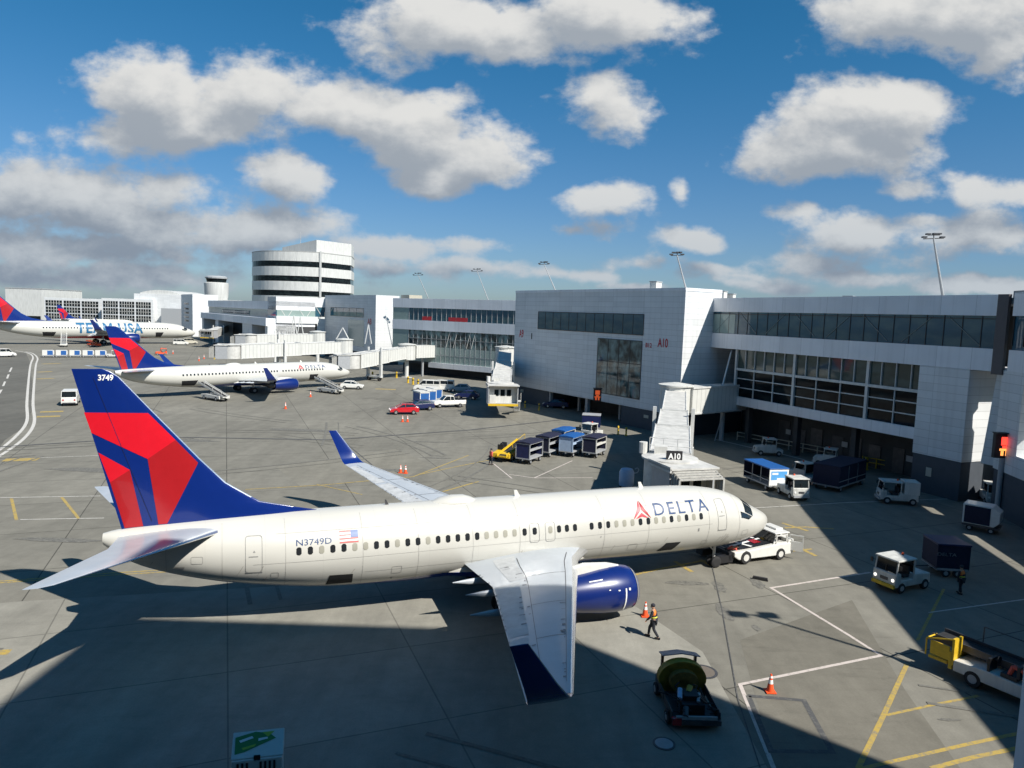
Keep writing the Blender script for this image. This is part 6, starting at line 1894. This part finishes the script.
# belt loader lower right, largest
beltloader('large white and yellow belt loader in the shade at the right edge', 1022, 699, V((1010, 690), (938, 660)), Lb=7.2, belt_z=(1.2, 1.25), rails='darkmetal', beltframe='darkmetal')
bl = [o for o in COL.objects if o.name == 'belt_loader'][0]
b = MB(); b.box(2.6, 3.4, -.85, .5, .5, .62); b.box(2.35, 2.5, -.95, .6, .4, 1.15); b.box(2.3, 2.4, -.95, -.3, .6, 1.75); b.cyl((2.4, -.9, 1.7), (3.5, -.9, 1.35), .035); b.cyl((3.5, -.9, 1.35), (3.5, -.9, .6), .035); b.cyl((3.5, -.1, 1.35), (3.5, -.9, 1.35), .035); b.build('guard_frame', 'yellow', bl)
b = MB(); b.box(2.5, 3.3, -.95, -.90, .75, 1.35); b.build('yellow_panel', 'yellow', bl)
b = MB(); b.tube([(-.5, -.75, 1.0), (-.3, -.8, 1.45), (.1, -.78, 1.5), (.25, -.75, 1.05), (0, -.75, .95)], .09, 8); b.build('hose_coil', 'shirt', bl)
b = MB(); b.cyl((-1.6, -.62, 1.25), (-.7, -.62, 1.25), .30, .30, 16); b.build('tank', 'beige', bl, smooth=35)
bl.scale = (1, -1, 1)
# cart train and belt loader in the middle of the apron
beltloader('small yellow and white belt loader beside the bag carts in the middle of the apron', 509, 458, V((530, 446), (494, 462)) , belt_z=(1.5, .7), Lb=5.5, frame='yellow')
bagcart('navy and purple bag cart nearest the belt loader, its shelf showing', 529, 462, radians(62), roof='navycloth', sidem='navy', shelf='grey')
bagcart('dark bag cart with a grey frame behind the navy one', 548, 455, radians(62), roof='navycloth', sidem='navycloth', shelf='grey')
bagcart('bright blue topped bag cart with a pale end, third in the group', 571, 455, radians(62), roof='cartblue', sidem='cartblue', shelf='skyg', ends='skyg')
bagcart('blue topped bag cart half hidden behind the bright blue one', 563, 448, radians(62), roof='cartblue', sidem='cartblue')
bagcart('open dark bag cart with white posts, rightmost in the group', 594, 456, radians(62), roof='navycloth', sidem='navycloth', shelf='offwhite')
tug('white tractor in the sun in front of the dark covered trailer under the middle block', 592, 438, V((601, 436), (583, 440)), group='baggage tractors')
trailer('dark covered trailer with a pale roof behind the sunlit white tractor', (600, 431), (582, 430), top='grey', sidem='navy', end='navy', poster=False, h=2.2, wd=1.0, open_=False)
# cars by the second jet bridge
car('bright red car parked beside a dark car', 404, 414, radians(196), 'hatch', 'carred')
car('dark car half hidden behind the red one', 420, 410, radians(205), 'hatch', 'navy')
car('white pickup truck parked behind the blue and white carts', 448, 407, radians(205), 'pickup', 'white', name='pickup_truck', cat='pickup truck')
car('white passenger van parked under the middle concourse', 441, 391, radians(180), 'van', 'white', name='passenger_van', cat='van')
car('white van standing left of the white passenger van, nearly hidden', 427, 391, radians(180), 'van', 'white', name='passenger_van', cat='van')
car('white van driving near the tail of the foreground airliner', 71, 404, radians(116), 'van', 'white', name='delivery_van', cat='van')
car('white estate car under the nose of the airliner behind', 352, 389, radians(5), 'hatch', 'white')
for i, (x, y) in enumerate(((421, 405), (428, 403), (434, 401))):
    bagcart(('lowest of the three blue and white carts beside the dark car', 'middle one of the three blue and white carts beside the dark car', 'rear one of the three blue and white carts, nearest the pickup')[i], x, y, radians(120), roof='offwhite', sidem='cartblue', shelf='reflect', group='blue and white carts')
for px_, py_, a_, m_, lb in ((540, 402, 160, 'grey', 'grey car parked under the tall middle block'), (556, 408, 170, 'navy', 'dark car parked under the tall middle block, right of the grey car'), (467, 399, 170, 'navy', 'dark blue car parked in shade behind the undocked jet bridge'), (460, 392, 180, 'grey', 'grey car in the dark under the middle concourse, right of the white van')):
    car(lb, px_, py_, radians(a_), 'hatch', m_)
# loaders at the airliner behind
beltloader('white belt loader at the rear hold of the airliner behind', 215, 400, radians(146), belt_z=(.8, 2.6), Lb=6.5, rails='offwhite')
beltloader('white belt loader at the front hold of the airliner behind', 330, 393, radians(146), belt_z=(.8, 2.6), Lb=6.5, rails='offwhite')
# row of cart boxes on the far left
_f = None
for i, x in enumerate((48.5, 62, 75.5, 88.5, 101)):
    c = at(x, 357.3)
    if _f is None:
        _f = thing('container_dolly', 'far white cart box with a blue end, first from the left in the row', 'dolly', (c.x, c.y, .02), radians(30), 'row of far cart boxes')
        b = MB(); b.box(-1.3, 1.3, -.8, .8, .4, .52); b.build('deck', 'grey', _f)
        b = MB(); side_prism(b, [(-1.3, .55), (1.0, .55), (1.3, .85), (1.3, 1.6), (1.0, 1.85), (-1.3, 1.85)], -.8, .8); b.build('container', 'offwhite', _f)
        b = MB(); b.box(-.2, 1.0, -.83, -.8, .65, 1.75); b.build('door', 'cartblue', _f)
        for xx in (-1.1, 1.1):
            for s_ in (-1, 1): wheel(_f, xx, s_ * .7, .22, .16)
        index(_f)
    else:
        dup(_f, (c.x, c.y, .02), radians(30), 'far white cart box with a blue end, %s from the left' % ('', 'second', 'third', 'fourth', 'last and rightmost')[i])
tug('small white tractor at the right end of the row of far cart boxes', 112, 357.5, radians(30))
# stairs and service clutter below the TEAM USA airliner
def stairs(label, px, py, ang, m_='offwhite'):
    t = place('passenger_stairs', 'stairs', label, px, py, ang)
    b = MB(); b.box(-2.6, 2.0, -1, 1, .5, .9); b.build('chassis', m_, t)
    b = MB()
    for i in range(12): b.box(-2.4 + i * .42, -1.98 + i * .42, -.7, .7, .9 + i * .26, 1.0 + i * .26)
    b.build('steps', 'grey', t)
    b = MB()
    for s_ in (-.75, .75):
        b.cyl((-2.4, s_, .9), (2.8, s_, 4.1), .10, .10, 6); b.cyl((-2.4, s_, 1.9), (2.8, s_, 5.1), .04, .04, 6)
        for i in range(5): b.cyl((-2.4 + i * 1.3, s_, .9 + i * .8), (-2.4 + i * 1.3, s_, 1.9 + i * .8), .03, .03, 6)
    b.build('handrails', m_, t)
    for x in (-1.8, 1.4):
        for s_ in (-1, 1): wheel(t, x, s_ * .9, .4, .25)
stairs('far white mobile stairs below the TEAM USA airliner', 64, 346.5, radians(120))
beltloader('far orange and white belt loader under the belly of the TEAM USA airliner', 94, 346.5, radians(150), frame='orange')
car('far white service truck at the left edge of the taxi lane', 4, 357, radians(60), 'van', 'white', name='service_truck', cat='truck')
tug('small orange service vehicle beyond the winglet of the airliner behind', 161, 355, radians(30), body='orange')
car('white service truck beside the nose gear of the TEAM USA airliner', 181, 345, radians(20), 'van', 'offwhite', name='service_truck', cat='truck')
car('beige service truck in front of the nose of the TEAM USA airliner', 190, 344, radians(40), 'van', 'beige', name='service_truck', cat='truck')
# grey tank behind the foreground fuselage
t = place('ground_tank', 'tank', 'rounded pale grey tank standing in shade just behind the foreground fuselage', 626, 489, 0)
b = MB(); b.lathe([(.62, .3), (.66, .5), (.66, 1.5), (.5, 1.8), (.05, 1.9)], n=20); b.build('body', 'skyg', t, smooth=40)
b = MB(); b.tube([(.6, 0, 1.4), (.95, 0, 1.5), (1.05, 0, 1.75), (.9, 0, 1.9), (.7, 0, 1.8)], .05, 8); b.build('handle', 'grey', t)
for x in (-.4, .4): wheel(t, x, 0, .2, .8)

# cones
cone('tall orange cone just left of the walking person, beside the engine', 645, 616.5)
cone('tall orange cone alone on the lower right, on the pinkish line', 770, 692)
cone('orange cone, left of a close pair above the far wing', 400.5, 473)
cone('orange cone, right of a close pair above the far wing', 405.5, 473.5)
cone('orange cone, left of the pair in front of the red car', 402.5, 422, .9)
cone('orange cone, right of the pair in front of the red car', 407.5, 422, .9)
cone('orange cone on the apron below the engine of the airliner behind', 285.5, 409, 1.0)
cone('orange cone beside the front belt loader of the airliner behind', 310.5, 397, 1.0)
for i, (x, y) in enumerate(((199, 361), (204, 359))):
    cone('orange cone by the far jet bridge cab, %s of two' % ('left', 'right')[i], x, y, 1.2)
cone('far orange cone right of the small orange vehicle', 173, 354, 1.2)
# bollards and barriers
for x, y, lb in ((618, 434.5, 'yellow bollard at the right corner of the middle block, left of two'), (626, 436, 'yellow bollard at the right corner of the middle block, right of two'),
                 (525, 408, 'yellow bollard near the left corner of the middle block'), (539, 410.5, 'yellow bollard right of the one at the left corner of the middle block'),
                 (931, 492.5, 'bright yellow bollard by the dark plinth of the white wall'), (957.5, 497, 'dull yellow bollard at the corner of the dark plinth'), (987, 505, 'yellow bollard in front of the dark recess'),
                 (1001, 512, 'yellow bollard behind the grey sign post'), (1015, 516, 'yellow bollard at the right edge behind the white container')):
    bollard(lb, x, y)
for i, x in enumerate((372.5, 380.5, 396.5, 408, 413, 418)):
    bollard(('first', 'second', 'third', 'fourth', 'fifth', 'last')[i] + ' from the left in the row of small bollards under the long jet bridge', x, (378, 378.5, 378, 383, 384.5, 386)[i], 1.3, .2)
def barrier(label, p0, p1, n, h=1.1, m_='yellow'):
    a_, b_ = at(*p0), at(*p1); t = thing('barrier', label, 'barrier', (a_.x, a_.y, 0), headto(a_, b_)); L_ = (b_ - a_).length
    for i in range(n):
        b = MB(); b.cyl((L_ * i / (n - 1), 0, 0), (L_ * i / (n - 1), 0, h), .07, .07, 8); b.build('post', m_, t)
    for z in (h * .5, h - .08):
        b = MB(); b.cyl((0, 0, z), (L_, 0, z), .05, .05, 8); b.build('rail', m_, t)
barrier('yellow pipe barrier under the right concourse, right of the dark trailer', (862, 466), (905, 474), 4)
barrier('long dim barrier under the right concourse behind the tractors', (737, 440), (832, 458), 8, 1.1, 'beige')
bollard('stout bright yellow post at the end of the pipe barrier', 866, 470, 1.3, .16)
# red stand guidance signs
def guide(label, px, py, zz_, D, w_=1.6, h_=2.0, pole=True, dim=False):
    d = ray(px, py); c = d / d.y * D
    t = thing('guidance_sign', label, 'sign', (c.x, c.y, 0), atan2(c.x, -c.y) * -1 + pi if False else 0)
    z0 = 15.02 + c.z
    b = MB(); b.box(-w_ / 2, w_ / 2, 0, .35, z0 - h_ / 2, z0 + h_ / 2); b.box(-w_ / 2 - .08, w_ / 2 + .08, -.25, .35, z0 + h_ / 2, z0 + h_ / 2 + .08); o = b.build('housing', 'black', t)
    b = MB(); b.box(-.32, .32, -.02, 0, z0 + .05, z0 + h_ * .36); b.box(-.2, .2, -.02, 0, z0 - h_ * .1, z0 + .0); b.build('red_lamps', 'leddim' if dim else 'led', o)
    b = MB(); b.box(-.42, .42, -.02, 0, z0 - h_ * .2, z0 - h_ * .11); b.box(-.3, -.08, -.02, 0, z0 - h_ * .4, z0 - h_ * .21); b.box(.08, .3, -.02, 0, z0 - h_ * .4, z0 - h_ * .21); b.build('orange_lamps', 'leddim' if dim else 'ledo', o)
    if pole:
        b = MB(); b.cyl((0, .2, 0), (0, .2, z0 - h_ / 2), .2, .2, 12); b.build('post', 'grey', t)
    return t
guide('black stand guidance sign glowing red and orange on a grey post at the right', 1005, 446, 0, 57.5)
guide('black stand guidance sign hanging on the middle block below the big window', 597.5, 395, 0, 100.5, 1.1, 1.8, pole=False, dim=True)
# thin lamp post shadow caster to the right, outside the frame
t = thing('apron_lamp_post', 'tall apron lamp post standing right of the picture', 'lamp post', (27.5, 23.3, 0), 0)
b = MB(); b.cyl((0, 0, 0), (0, 0, 19.0), .16, .09, 10); b.build('pole', 'grey', t)
b = MB(); b.cyl((-.9, 0, 19), (.9, 0, 19), .07, .07, 8); b.build('crossarm', 'grey', t)
for q in (-.8, .8):
    b = MB(); b.box(q - .4, q + .4, -.3, .3, 18.9, 19.2); b.build('lamp_head', 'darkmetal', t)
# chock and hose lying on the concrete
t = place('wheel_chock', 'chock', 'small black wheel chock lying alone right of the pushback tug', 760, 580, radians(-25))
b = MB(); b.prism([(-.45, 0), (.45, 0), (.40, .16), (-.40, .16)], -.08, .08, 'y'); b.build('block', 'rubber', t)
